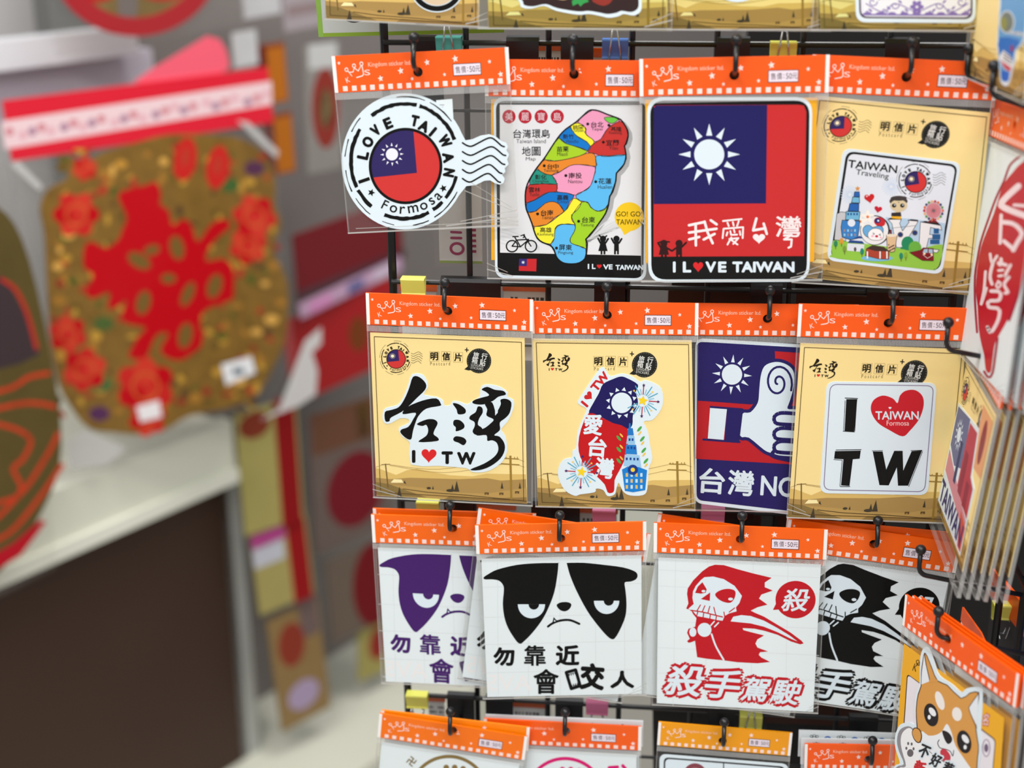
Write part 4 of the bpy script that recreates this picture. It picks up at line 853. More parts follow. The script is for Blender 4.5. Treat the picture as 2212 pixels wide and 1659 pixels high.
A.ell(700, 885, 80, 62, (206, 44, 50), 9, rot=20); A.ell(670, 868, 42, 36, (50, 44, 110), 10); A.ell(680, 868, 14, 14, WHITE, 11, 12)
shp([(605, 960), (560, 930), (500, 940), (470, 990), (490, 1060), (560, 1110), (640, 1130), (720, 1080), (750, 1010), (735, 955), (680, 940)], (110, 176, 226), 9, 3)
shp([(540, 1040), (570, 1000), (620, 975), (700, 985), (745, 1040), (750, 1100), (700, 1135), (600, 1135), (545, 1100)], (250, 248, 250), 11, 3, 5)
A.line([(605, 1035), (630, 1048), (608, 1058)], 7, OL, 13); A.line([(715, 1050), (690, 1060), (715, 1075)], 7, OL, 13); A.ell(658, 1082, 22, 16, (200, 40, 70), 13); A.ell(600, 1080, 18, 12, (250, 180, 200), 12); A.ell(715, 1100, 16, 11, (250, 180, 200), 12)
# tower
B1, B2, B3 = (44, 104, 186), (120, 190, 226), (60, 132, 206)
for pts, c in (([(355, 470), (420, 470), (425, 540), (345, 540)], B1), ([(330, 540), (420, 545), (425, 625), (312, 620)], B2), ([(290, 630), (415, 632), (412, 740), (265, 735)], B1), ([(240, 740), (430, 745), (418, 860), (230, 855)], B2), ([(185, 860), (425, 870), (420, 960), (395, 1110), (300, 1130), (185, 1095), (168, 960)], B3)): shp(pts, c, 9, 0, 8)
A.star(397, 425, 38, (226, 150, 60), 11); A.ell(312, 898, 52, 52, (232, 240, 250), 11)
for i in range(4):
    for j in range(2): A.rect(205 + 48 * i, 985 + 60 * j, 228 + 48 * i, 1020 + 60 * j, (150, 210, 240) if (i + j) % 2 else (150, 140, 150), 11)
for x in (265, 305, 348, 388): A.rect(x - 10, 762, x + 12, 792, (40, 90, 160), 11)
A.heart(562, 568, 140, 130, (206, 40, 44), 8, -8); A.heart(678, 718, 108, 92, (200, 36, 56), 8, 10); A.ell(525, 530, 18, 12, (246, 180, 180), 9, 12, -40)
for cx, cy in ((535, 815), (430, 880)):
    for i in range(5):
        a = math.radians(i * 72 - 90); A.ell(cx + 48 * math.cos(a), cy + 48 * math.sin(a), 44, 26, (252, 248, 240), 8, 16, i * 72 - 90)
    A.ell(cx, cy, 20, 20, (236, 130, 70), 9, 12)
# statue head on plinth
A.ell(960, 600, 125, 62, (70, 64, 62), 8); A.ell(962, 660, 118, 82, (222, 204, 166), 9); A.ell(962, 560, 112, 34, (70, 64, 62), 10)
for x in (898, 1012): A.ell(x, 660, 30, 28, (44, 38, 38), 11, 20); A.ell(x + 8, 652, 9, 9, WHITE, 12, 10)
A.ell(962, 616, 7, 7, (60, 30, 30), 11, 10); A.rect(915, 715, 990, 760, (222, 204, 166), 8); A.poly([(862, 760), (990, 750), (1000, 810), (860, 805)], (56, 50, 50), 9); A.poly([(862, 805), (995, 810), (990, 850), (866, 835)], (240, 180, 40), 9)
# ferris wheel
A.ring(1442, 730, 118, 118, 6, (196, 96, 110), 8); A.ell(1442, 730, 104, 104, (222, 150, 158), 8)
for i in range(24):
    a = math.radians(i * 15); A.line([(1442, 730), (1442 + 104 * math.cos(a), 730 + 104 * math.sin(a))], 4, (200, 100, 112), 9, cap=False)
for i in range(18):
    a = math.radians(i * 20); A.ell(1442 + 128 * math.cos(a), 730 + 128 * math.sin(a), 17, 19, [(226, 120, 90), (80, 80, 120), (110, 160, 100), (240, 190, 140), (200, 70, 90)][i % 5], 10, 12)
A.ell(1442, 730, 20, 20, (110, 110, 112), 10); A.poly([(1440, 830), (1350, 890), (1510, 900)], (120, 40, 40), 7)
# monument, temple, tea, trees, train, robot tower
A.poly([(255, 1180), (490, 1195), (480, 1300), (250, 1280)], (226, 230, 240), 9); A.poly([(290, 1135), (460, 1150), (490, 1185), (260, 1170)], (40, 70, 140), 10); A.poly([(340, 1110), (430, 1075), (470, 1110)], (40, 70, 140), 10); A.ell(362, 1262, 18, 30, (90, 80, 80), 10)
A.ell(665, 1385, 215, 42, (126, 190, 226), 8); shp([(515, 1255), (545, 1245), (820, 1285), (830, 1310), (825, 1400), (690, 1395), (505, 1350)], (176, 70, 50), 9, 0, 6); A.poly([(515, 1248), (600, 1205), (760, 1230), (835, 1290), (640, 1285)], (70, 52, 46), 11)
for x in (530, 705, 800): A.rect(x - 10, 1290, x + 10, 1390, (240, 240, 240), 11)
shp([(792, 1065), (940, 1075), (905, 1290), (860, 1305), (805, 1270)], (226, 192, 150), 12, 0, 7); A.ell(866, 1070, 74, 20, (240, 226, 206), 14); A.line([(850, 990), (856, 1075)], 26, (110, 40, 50), 13, cap=False)
for i in range(14): A.ell(825 + (i * 37) % 80, 1200 + (i * 23) % 85, 9, 9, (70, 40, 34), 14, 10)
A.ell(1085, 1180, 85, 95, (40, 140, 96), 10); A.ell(1185, 1240, 88, 90, (110, 180, 70), 11); A.poly([(990, 1230), (1180, 1230), (1160, 1280), (985, 1255)], (40, 140, 96), 9)
for x, y, c in ((95, 1185, (52, 140, 96)), (175, 1150, (230, 160, 60)), (217, 1260, (130, 160, 60)), (457, 1292, (40, 140, 110)), (995, 1355, (40, 140, 110)), (1060, 1345, (140, 180, 60))): A.ell(x, y, 26, 46, c, 12, 20); A.line([(x, y + 20), (x, y + 75)], 7, (90, 70, 60), 13, cap=False)
shp([(1110, 1305), (1260, 1275), (1300, 1240), (1440, 1250), (1440, 1420), (1290, 1415), (1180, 1350)], (130, 28, 36), 13, 0, 5); A.poly([(1310, 1262), (1360, 1255), (1360, 1310), (1290, 1310)], (170, 200, 220), 15); A.poly([(1375, 1258), (1430, 1262), (1430, 1315), (1375, 1312)], (170, 200, 220), 15); A.ell(1315, 1322, 16, 16, (250, 230, 190), 15); A.ell(1415, 1332, 16, 16, (250, 230, 190), 15)
A.line([(1295, 1335), (1355, 1385), (1430, 1345)], 6, (240, 230, 220), 15)
for x, y, w_, h_ in ((1480, 1010, 70, 70), (1480, 1090, 110, 70), (1460, 1160, 130, 60)): A.rect(x - w_ / 2, y - h_ / 2, x + w_ / 2, y + h_ / 2, (44, 96, 150), 9)
for x, y in ((985, 1060), (1185, 1035)): A.ell(x, y, 32, 30, (40, 60, 120), 9, 20); A.ring(x, y, 36, 34, 7, (150, 130, 90), 10)
A.line([(850, 972), (1200, 935)], 4, OL, 10, cap=False)
A.build('sticker_print', st, 0.0007)

# ================================================================ second row
k = 'P21'
r, T = package(k, 'postcard package with black brush-lettered die-cut sticker and I heart TW below it', 0.0262, (968, 671), fold_side=-1, bottom_fold=.25)
pc, fit = postcard(k, r, px(z7, [(65, 392), (1172, 432), (1190, 1618), (112, 1560)]))
st = sticker(r, T, z7, [(365, 690), (440, 690), (475, 740), (480, 785), (450, 835), (545, 852), (590, 880), (600, 915), (640, 910), (660, 880), (720, 890), (760, 905), (800, 880), (850, 850), (855, 800), (870, 770), (920, 762), (1000, 780), (1052, 820), (1050, 850), (1090, 870), (1098, 910), (1080, 970), (1050, 1030), (1005, 1080), (1020, 1110), (1040, 1150), (1048, 1240), (1010, 1320), (930, 1375), (860, 1392), (790, 1388), (755, 1362), (550, 1345), (358, 1336), (352, 1180), (300, 1140), (270, 1090), (285, 1065), (340, 1040), (340, 1010), (280, 1005), (215, 1040), (175, 1042), (155, 1010), (162, 945), (200, 925), (260, 910), (300, 860), (340, 760)], 2)
A = Art(T, z7); taiwan_brush(A, INK, 1)
A.poly([(960, 925), (985, 915), (980, 965), (962, 985)], WHITE, 2); A.poly([(880, 1062), (890, 1018), (948, 1013), (918, 1042)], WHITE, 2)
A.build('sticker_print', st, 0.0007)

k = 'P22'
r, T = package(k, 'postcard package with island-shaped flag sticker, fireworks and blue tower', 0.0262, (1312, 680), fold_side=1, bottom_fold=.2)
pc, fit = postcard(k, r, px(z8, [(30, 428), (1152, 440), (1172, 1632), (72, 1602)]), left='brush')
out22 = [(505, 640), (545, 640), (580, 690), (660, 672), (730, 690), (790, 730), (820, 718), (880, 735), (940, 780), (950, 880), (920, 950), (870, 1000), (815, 1010), (845, 1080), (860, 1180), (875, 1270), (850, 1340), (840, 1480), (810, 1525), (720, 1528), (670, 1500), (640, 1440), (625, 1470), (610, 1520), (560, 1532), (530, 1490), (480, 1480), (470, 1505), (370, 1520), (330, 1530), (260, 1490), (215, 1400), (220, 1320), (260, 1270), (310, 1260), (315, 1215), (340, 1190), (350, 1080), (400, 960), (410, 915), (352, 880), (380, 820)]
st = sticker(r, T, z8, out22, 3)
A = Art(T, z8)
A.poly([(655, 692), (700, 705), (775, 750), (760, 800), (775, 880), (740, 960), (735, 1030), (700, 1060), (600, 1020), (500, 970), (430, 950), (460, 880), (500, 810), (530, 745), (600, 710)], NAVY, 1, 3)
A.poly([(428, 950), (500, 970), (600, 1020), (702, 1060), (700, 1200), (680, 1280), (640, 1360), (610, 1420), (608, 1490), (590, 1510), (560, 1505), (540, 1450), (480, 1390), (420, 1340), (370, 1260), (355, 1170), (375, 1060)], (200, 28, 34), 1, 2)
A.sun(660, 877, 72, 86, 112, WHITE, 2, rot=-80, hw=.18)
A.t('I', 400, 885, 62, (206, 40, 44), 1, b=.05, rot=-50, w=18); A.heart(432, 832, 64, 56, (206, 40, 44), 1, -50); A.t('TW', 508, 728, 62, (206, 40, 44), 1, b=.05, rot=-50, w=150)
for ch, x, y, rr in (('愛', 460, 1030, 5), ('台', 490, 1185, 5), ('灣', 540, 1335, 7)): A.t(ch, x, y, 146, WHITE, 3, b=.03, rot=rr, w=132)
for cx, cy in ((808, 862), (378, 1362)):
    for i in range(24):
        a = math.radians(i * 15 + 4)
        if cx > 700 and 150 < i * 15 < 215: continue
        c = [(80, 170, 200), (120, 180, 220), (190, 40, 60)][0 if i % 3 else 2] if i % 2 == 0 else (150, 200, 230)
        r1 = 118 if i % 2 == 0 else 82
        A.line([(cx + 42 * math.cos(a), cy + 42 * math.sin(a)), (cx + r1 * math.cos(a), cy + r1 * math.sin(a))], 7, c, 3, cap=False)
        if i % 6 == 0: A.star(cx + 108 * math.cos(a), cy + 108 * math.sin(a), 13, (70, 40, 100), 4)
        if i % 6 == 3: A.star(cx + 92 * math.cos(a), cy + 92 * math.sin(a), 10, (250, 210, 80), 4)
    A.star(cx, cy, 38, (250, 214, 40), 5, rot=10)
for pts, c in (([(712, 1020), (722, 1020), (725, 1060), (710, 1060)], (40, 120, 200)), ([(705, 1055), (738, 1055), (745, 1105), (700, 1105)], (40, 120, 200)), ([(700, 1108), (748, 1108), (755, 1168), (692, 1165)], (150, 200, 236)), ([(692, 1170), (762, 1172), (768, 1240), (684, 1236)], (40, 130, 210)), ([(682, 1240), (785, 1245), (798, 1330), (672, 1320)], (160, 205, 240)), ([(662, 1345), (700, 1325), (780, 1328), (838, 1350), (825, 1490), (740, 1505), (682, 1495)], (30, 130, 214))): A.poly(pts, c, 4)
A.ell(738, 1347, 36, 36, (30, 60, 140), 5); A.ell(738, 1347, 15, 15, (250, 214, 60), 6)
for i in range(4):
    for j in range(3): A.rect(688 + 34 * i, 1370 + 42 * j, 704 + 34 * i, 1396 + 42 * j, [(230, 190, 110), (200, 230, 246)][(i + j) % 2], 5)
for x, y in ((715, 1135), (736, 1135), (705, 1192), (728, 1192), (750, 1195), (695, 1270), (722, 1270), (748, 1272), (772, 1272)): A.rect(x - 6, y - 9, x + 7, y + 9, (30, 70, 150), 5)
for i, (x, y) in enumerate(((785, 1060), (805, 1130), (815, 1210), (830, 1285), (640, 1125), (640, 1205), (640, 1285))):
    sg = 1 if x > 700 else -1
    A.ell(x, y, 24, 9, (80, 170, 80), 4, 14, -50 * sg); A.ell(x + (2 if sg > 0 else 18), y + (30 if sg > 0 else -20), 18, 6, (246, 200, 80), 4, 12, -50 * sg)
A.build('sticker_print', st, 0.0007)

k = 'P23'
r, T = package(k, 'sticker package with white thumbs-up hand on navy and red flag, half hidden between postcards', 0.0262, (1658, 688), price=False)
st = sticker(r, T, z9, rounded([(72, 415), (1160, 480), (1120, 1680), (62, 1550)], 60), 0, 0.0, 0.0006)
A = Art(T, z9); NV = (42, 34, 100)
A.poly(rounded([(80, 438), (1138, 500), (1098, 1650), (78, 1530)], 45), NV, 1)
A.poly([(618, 505), (1136, 540), (1112, 1330), (700, 1282), (70, 1245), (88, 845), (455, 872), (470, 800), (620, 560)], (192, 36, 44), 2)
A.poly([(80, 460), (616, 500), (616, 880), (84, 845)], NV, 3)
A.sun(323, 665, 70, 84, 138, WHITE, 4, rot=-86, hw=.15)
hand = [(545, 610), (600, 582), (660, 582), (720, 610), (750, 660), (745, 760), (720, 850), (705, 900), (760, 905), (860, 920), (900, 960), (900, 1200), (840, 1260), (640, 1230), (590, 1205), (545, 1185), (440, 1100), (378, 1085), (390, 940), (450, 925), (500, 860), (510, 780), (520, 680)]
A.poly(hand, NV, 4, 0)
A.line(hand, 46, NV, 4, s=3, closed=True)
A.poly(hand, WHITE, 5, 3)
for a in range(1): 
    pts = [(640 + (12 + i * 3.1) * math.cos(i * .30 + 2.2) * .80, 720 + (12 + i * 3.1) * math.sin(i * .30 + 2.2) * 1.05) for i in range(37)]
    A.line(pts, 15, NV, 6)
for i, y in enumerate((955, 1060, 1150)):
    A.line([(760, y - 20), (660, y - 25), (615, y), (620, y + 40), (660, y + 52), (780, y + 58)], 26, NV, 6, s=4)
A.line([(610, 1195), (600, 1215), (650, 1235), (800, 1245)], 26, NV, 6, s=4)
A.poly([(288, 900), (400, 905), (372, 1135), (270, 1125)], NV, 5); A.poly([(172, 893), (288, 902), (265, 1115), (156, 1105)], WHITE, 5)
A.line([(175, 888), (395, 905)], 14, NV, 6); A.line([(125, 1112), (375, 1130)], 14, NV, 6)
for ch, x, y in (('台', 185, 1398), ('灣', 385, 1412)): A.t(ch, x, y, 176, WHITE, 4, rot=4, w=180, b=.022)
A.t('NO.1', 690, 1440, 140, WHITE, 4, rot=4, w=340, b=.02)
A.build('sticker_print', st, 0.0006)

k = 'P24'
r, T = package(k, 'postcard package with square white sticker reading I heart TW in bold brush letters', 0.0262, (1919, 697), fold_side=-1, bottom_fold=.2)
pc, fit = postcard(k, r, px(z10, [(125, 385), (1262, 430), (1150, 1622), (38, 1588)]), left='brush')
st = sticker(r, T, z10, rounded([(305, 648), (1065, 658), (1002, 1432), (258, 1418)], 60), 0)
A = Art(T, z10)
A.quad([(330, 668), (1042, 678), (980, 1408), (284, 1394)], (140, 128, 160), 1, r=50, w=6)
BKK = (20, 19, 18)
A.poly([(440, 770), (516, 770), (494, 995), (428, 992)], BKK, 2); A.line([(432, 762), (518, 766)], 6, BKK, 2); A.line([(418, 990), (496, 996)], 5, BKK, 2); A.line([(432, 780), (422, 985)], 4, BKK, 2); A.line([(512, 775), (498, 990)], 5, BKK, 2)
A.poly([(362, 1128), (540, 1124), (532, 1180), (485, 1184), (462, 1368), (404, 1364), (420, 1184), (356, 1180)], BKK, 2); A.line([(370, 1120), (542, 1118)], 5, BKK, 2); A.line([(354, 1186), (412, 1190), (396, 1370)], 4, BKK, 2); A.line([(400, 1372), (464, 1372)], 5, BKK, 2)
A.poly([(622, 1130), (690, 1130), (715, 1255), (770, 1126), (828, 1126), (832, 1262), (890, 1128), (962, 1124), (866, 1366), (796, 1366), (788, 1240), (732, 1364), (668, 1362)], BKK, 2); A.line([(618, 1126), (690, 1124)], 4, BKK, 2); A.line([(885, 1124), (962, 1122)], 4, BKK, 2); A.line([(965, 1130), (870, 1372)], 4, BKK, 2)
A.poly([(828, 1026), (740, 985), (655, 930), (610, 850), (625, 780), (690, 745), (760, 765), (792, 797), (810, 745), (850, 712), (915, 708), (965, 750), (972, 820), (940, 910), (880, 985)], (206, 36, 48), 2, 4)
A.t('TAIWAN', 790, 882, 58, WHITE, 3, rot=0, w=298, b=.02); A.heart(741, 832, 20, 18, WHITE, 3); A.t('Formosa', 795, 935, 34, (255, 220, 220), 3, w=154)
A.build('sticker_print', st, 0.0007)

# ================================================================ third row
def bulldog_art():
    A = Art(rectifier('P32'), z31); K = (12, 12, 13)
    A.poly([(895, 585), (930, 560), (1000, 525), (1150, 490), (1300, 478), (1460, 476), (1462, 476), (1462, 478), (1455, 560), (1430, 700), (1380, 830), (1330, 920), (1260, 1010), (1200, 1070), (1172, 1088), (1140, 1065), (1080, 970), (1050, 880), (1040, 780), (1048, 680), (1040, 640), (1010, 610), (960, 600), (905, 600)], K, 2, 3)
    A.poly([(1525, 478), (1525, 476), (1527, 476), (1650, 475), (1800, 490), (1950, 510), (2040, 540), (2062, 570), (2050, 600), (2010, 618), (1965, 625), (1970, 680), (1978, 780), (1970, 880), (1930, 980), (1895, 1040), (1870, 1055), (1830, 1030), (1760, 950), (1680, 840), (1600, 690), (1550, 570)], K, 2, 3)
    A.ell(1257, 789, 103, 106, WHITE, 3, 28, 0, 0, 180); A.ell(1275, 789, 40, 40, K, 4, 20, 0, 0, 180)
    A.ell(1827, 763, 96, 100, WHITE, 3, 28, 0, 0, 180); A.ell(1843, 762, 38, 38, K, 4, 20, 0, 0, 180)
    A.poly([(1448, 795), (1480, 775), (1530, 773), (1560, 790), (1545, 825), (1510, 843), (1470, 830)], K, 2, 3)
    A.line([(1382, 958), (1420, 932), (1480, 912), (1550, 910), (1620, 938)], 17, K, 2, s=4)
    A.poly([(1415, 930), (1425, 886), (1455, 918)], K, 2); A.poly([(1427, 922), (1431, 905), (1442, 918)], WHITE, 3)
    for ch, x, y, h_, w_, r_ in (('勿', 1048, 1185, 142, 162, .05), ('靠', 1283, 1178, 156, 166, .022), ('近', 1530, 1176, 156, 182, .042), ('會', 1368, 1375, 190, 194, .022), ('人', 1945, 1360, 135, 185, .055)): A.t(ch, x, y, h_, K, 2, w=w_, b=r_)
    A.t('交', 1718, 1338, 205, K, 2, w=190, b=.05, rot=4)
    A.quad([(1520, 1306), (1592, 1286), (1626, 1408), (1558, 1430)], K, 2, w=24)
    for i_ in range(4): A.poly([(1534 + 15 * i_, 1318 - 4 * i_), (1548 + 15 * i_, 1314 - 4 * i_), (1546 + 15 * i_, 1338 - 4 * i_)], K, 3); A.poly([(1556 + 15 * i_, 1416 - 4 * i_), (1570 + 15 * i_, 1412 - 4 * i_), (1558 + 15 * i_, 1392 - 4 * i_)], K, 3)
    G = (222, 226, 230)
    for y in (640, 870, 1075, 1290): A.line([(880, y + 20), (2090, y - 8)], 3, G, 1, cap=False)
    for x in (1000, 1230, 1470, 1740, 1960): A.line([(x, 470), (x + 5, 1480)], 3, G, 1, cap=False)
    A.t('AV5', 1090, 1385, 120, (243, 240, 241), 1, w=-330)
    return A
BD = bulldog_art()
def vinyl_sheet(root, w, h, hh, m=PAPER, inset=0.004):
    return solid('decal_sheet', [(-w / 2 + inset, -h / 2 + 0.001), (w / 2 - inset, -h / 2 + 0.001), (w / 2 - inset, h / 2 - hh - 0.005), (-w / 2 + inset, h / 2 - hh - 0.005)], -0.0003, 0.0003, m, root)
PURPLE = (72, 34, 108)
def bulldog_pack(key, label, hole=None, swap=None, print_=True, **kw):
    r, T = package(key, label, 0.0262, hole, bottom_fold=.15, hc=(255, 106, 4), **kw)
    sh = vinyl_sheet(r, POSE[key]['w'], POSE[key]['h'], 0.0262)
    if print_: BD.build('decal_print', sh, 0.0003, swap)
    return r
bulldog_pack('P31', 'decal package with purple scowling bulldog face, partly covered by the black bulldog package', (979, 1140), {(12, 12, 13): PURPLE})
bulldog_pack('P31b', 'orange headed package peeking out behind the purple bulldog package', None, {(12, 12, 13): PURPLE}, print_=False)
bulldog_pack('P32a', 'tilted decal package tucked behind the front black bulldog package')
bulldog_pack('P32', 'front decal package with black scowling bulldog face and rounded lettering', (1212, 1162))

def reaper_art():
    A = Art(rectifier('P33'), z33); R_ = (196, 28, 40)
    A.poly([(535, 482), (600, 485), (700, 515), (830, 550), (957, 580), (905, 615), (905, 650), (965, 675), (880, 705), (862, 735), (925, 780), (850, 800), (800, 825), (830, 840), (900, 870), (1000, 930), (1100, 990), (1180, 1050), (1195, 1070), (1170, 1077), (1100, 1055), (1000, 1005), (900, 975), (830, 960), (740, 955), (745, 970), (800, 985), (900, 1010), (850, 1040), (835, 1070), (850, 1100), (930, 1130), (870, 1135), (860, 1155), (880, 1175), (945, 1208), (850, 1218), (700, 1210), (590, 1195), (480, 1185), (400, 1172), (388, 1080), (385, 1050), (335, 1065), (325, 1052), (345, 1035), (325, 990), (335, 960), (385, 945), (395, 880), (370, 850), (355, 820), (318, 810), (335, 770), (325, 700), (330, 660), (370, 600), (440, 530), (490, 495)], R_, 2)
    A.poly([(650, 905), (670, 870), (730, 858), (800, 865), (900, 900), (1000, 955), (1090, 1010), (1150, 1055), (1100, 1035), (1000, 985), (900, 945), (800, 920), (700, 910)], WHITE, 3)
    A.poly([(455, 575), (520, 570), (600, 590), (680, 640), (735, 715), (715, 770), (690, 800), (695, 830), (640, 845), (605, 865), (590, 900), (550, 895), (480, 880), (400, 865), (370, 830), (335, 810), (375, 775), (365, 730), (370, 680), (390, 640), (430, 595)], WHITE, 3)
    A.poly([(440, 612), (472, 665), (465, 690), (430, 698), (385, 692), (405, 645)], R_, 4); A.poly([(535, 700), (580, 670), (640, 662), (685, 680), (680, 730), (650, 765), (600, 760), (555, 735)], R_, 4, 3)
    A.ell(448, 679, 15, 9, WHITE, 5, 14); A.ell(650, 738, 18, 11, WHITE, 5, 14); A.poly([(498, 688), (495, 752), (428, 738)], R_, 4)
    A.line([(352, 822), (440, 835), (520, 855), (590, 872)], 9, R_, 4, s=3)
    for a, b in (((425, 782), (398, 828)), ((458, 788), (438, 835)), ((495, 792), (480, 845)), ((525, 800), (540, 860)), ((405, 835), (398, 860)), ((450, 838), (445, 872)), ((500, 850), (495, 882)), ((545, 860), (540, 890)), ((600, 835), (606, 870)), ((680, 805), (640, 835))): A.line([a, b], 8, R_, 4)
    A.ell(455, 968, 52, 52, WHITE, 3); A.ell(368, 985, 26, 34, WHITE, 3); A.line([(345, 1050), (412, 1025)], 26, R_, 4)
    A.line([(528, 905), (502, 935)], 10, WHITE, 3); A.line([(560, 915), (530, 945)], 10, WHITE, 3)
    A.line([(508, 1000), (540, 1090), (598, 1192)], 13, WHITE, 3, s=4)
    A.ell(1135, 743, 150, 140, R_, 2); A.poly([(990, 770), (966, 820), (1040, 815)], R_, 2)
    A.t('殺', 1135, 745, 172, WHITE, 3, w=215, b=.02, sh=.25)
    for ch, x, y, h_, w_ in (('殺', 305, 1345, 235, 300), ('手', 590, 1372, 215, 270), ('駕', 838, 1412, 180, 225), ('駛', 1062, 1432, 185, 235)):
        A.t(ch, x, y, h_ + 44, R_, 2, w=w_ + 44, b=.115, sh=.22, rot=4); A.t(ch, x, y, h_, WHITE, 4, w=w_, b=.024, sh=.22, rot=4)
    G = (224, 228, 234)
    for y in (520, 640, 900, 1100, 1290): A.line([(105, y), (1310, y + 60)], 3, G, 1, cap=False)
    for x in (240, 480, 820, 1080): A.line([(x, 440), (x - 20, 1540)], 3, G, 1, cap=False)
    return A
RP = reaper_art()
def reaper_pack(key, label, hole=None, swap=None, print_=True, **kw):
    r, T = package(key, label, 0.0268, hole, bottom_fold=.1, hc=(255, 100, 4), **kw)
    sh = vinyl_sheet(r, POSE[key]['w'], POSE[key]['h'], 0.0268)
    if print_: RP.build('decal_print', sh, 0.0003, swap)
    return r
reaper_pack('P33', 'decal package with red skull-faced reaper and slanted outlined lettering', (1599, 1164))
reaper_pack('P33a', 'tilted orange headed package peeking out behind the red reaper package', print_=False)
reaper_pack('P34', 'tilted decal package with black skull-faced reaper, beside the red one', (1887, 1174), {(196, 28, 40): (12, 12, 13)})
reaper_pack('P34b', 'orange headed package peeking out behind the black reaper package', print_=False)

# ================================================================ fourth row (cut by the lower edge)
def monk_face(A, c, x, y, mark):
    A.ring(x, y, 300, 300, 26, c, 2, ((190, 350),), n=90)
    for i, (dx, dy) in enumerate(((-20, -215), (45, -215), (110, -205), (-10, -160), (60, -155), (120, -150))): A.ell(x + dx, y + dy, 22, 22, c, 2, 20)
r, T = package('P41', 'decal package with gold round-headed drawing at the lower edge', 0.0245, (979, 1576), hc=(255, 118, 8), bottom_fold=0)
sh = vinyl_sheet(r, POSE['P41']['w'], POSE['P41']['h'], 0.0245)
A = Art(T, z41); monk_face(A, (140, 116, 70), 605, 920, 1); A.t('卍', 318, 658, 62, (130, 108, 66), 2, rot=38, b=.03)
A.build('decal_print', sh, 0.0003)
r, T = package('P41b', 'yellowish orange package directly behind the gold drawing package', 0.0245, None, hc=(255, 138, 4), bottom_fold=0, price=False)
vinyl_sheet(r, POSE['P41b']['w'], POSE['P41b']['h'], 0.0245)
r, T = package('P42', 'decal package with magenta round-headed drawing at the lower edge', 0.0245, (1223, 1577), hc=(255, 96, 14), bottom_fold=0)
sh = vinyl_sheet(r, POSE['P42']['w'], POSE['P42']['h'], 0.0245)
A = Art(T, z41); monk_face(A, (222, 30, 120), 1500, 935, 0); A.line([(1840, 705), (1905, 700)], 26, (222, 30, 120), 2); A.line([(1945, 690), (1965, 712)], 26, (222, 30, 120), 2)
A.build('decal_print', sh, 0.0003)
def white_header(key, label):
    p = POSE[key]; w, h = p['w'], p['h']; o = empty('sticker_package', frame_of(key)); tag(o, label, 'sticker pack', 'sticker packages hung on the rack')
    hd = solid('header_card', [(-w / 2, h / 2 - .026), (w / 2, h / 2 - .026), (w / 2, h / 2), (-w / 2, h / 2)], -0.0008, 0.0008, mat((226, 232, 234), 0.4), o)
    A = Art(lambda x, y: (-w / 2 + x / 1000 * w, h / 2 - y / 1000 * w))
    for i in range(5):
        x = 110 + 190 * i
        if i % 2 == 0 or True:
            for dx in (-20, 0, 20): A.ring(x + dx, 38 - abs(dx) * -.3, 9, 9, 4, INK, 1, n=14)
            A.line([(x - 28, 66), (x - 12, 50), (x, 62), (x + 12, 48), (x + 26, 64)], 5, INK, 1)
        A.ring(x + 95, 64, 20, 20, 12, (60, 110, 190), 1, n=20)
    A.build('header_print', hd, 0.0008)
    solid('decal_sheet', [(-w / 2 + .003, -h / 2), (w / 2 - .003, -h / 2), (w / 2 - .003, h / 2 - .028), (-w / 2 + .003, h / 2 - .028)], -0.0003, 0.0003, PAPER, o)
    return o
white_header('P42b', 'package with white logo-printed header edge showing above the magenta drawing package')
r, T = package('P43', 'narrow package with golden yellow header at the lower edge', 0.0232, (1561, 1599), hc=(246, 160, 14), bottom_fold=0)
st = sticker(r, T, z43, rounded([(170, 565), (1235, 650), (1230, 1500), (165, 1450)], 60), 0, 0.0, 0.0006)
A = Art(T, z43); A.poly(rounded([(205, 590), (1205, 668), (1195, 1460), (200, 1420)], 45), (36, 34, 36), 1); A.poly(rounded([(218, 603), (1190, 680), (1182, 1440), (212, 1405)], 40), WHITE, 2); A.line([(698, 640), (692, 1400)], 9, (36, 34, 36), 3, cap=False); A.ell(462, 745, 100, 105, (140, 72, 84), 3); A.ell(462, 760, 80, 85, (196, 130, 136), 4)
A.build('sticker_print', st, 0.0006)
r, T = package('P44', 'orange headed package at the lower edge beside the dog package', 0.0245, (1876, 1639), bottom_fold=0, hc=(255, 92, 14))
vinyl_sheet(r, POSE['P44']['w'], POSE['P44']['h'], 0.0245)
white_header('P44b', 'package with white header edge just behind the orange header beside the dog package')
white_header('P44c', 'rearmost grey white header showing above the orange one beside the dog package')

# ================================================================ top row (cut by the upper edge)
def row0(key, label, fr, quadpx, hole_d, card_tint=None):
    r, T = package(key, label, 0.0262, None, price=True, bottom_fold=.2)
    pc, fit = postcard(key, r, quadpx, left='stamp', card_tint=card_tint)
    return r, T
def full_card(key, bl, br, up=345):
    return [(bl[0] - up * .03, bl[1] - up), (br[0] + up * .01, br[1] - up), br, bl]
r, T = row0('P01', 'postcard package at the top edge with black-ringed round sticker', z0a, full_card('P01', (705, 40), (1035, 58)), 0)
st = sticker(r, T, z0a, [(790 + 175 * math.cos(a), -85 + 165 * math.sin(a)) for a in [2 * math.pi * i / 40 for i in range(40)]])
A = Art(T, z0a); A.ring(790, -85, 150, 140, 34, INK, 1); A.ell(790, -85, 128, 118, (226, 200, 170), 1); A.build('sticker_print', st, 0.0007)
r, T = row0('P02', 'postcard package at the top edge with dark food-shaped sticker and green garnish', z0a, full_card('P02', (1056, 62), (1440, 66)), 0, (226, 212, 128))
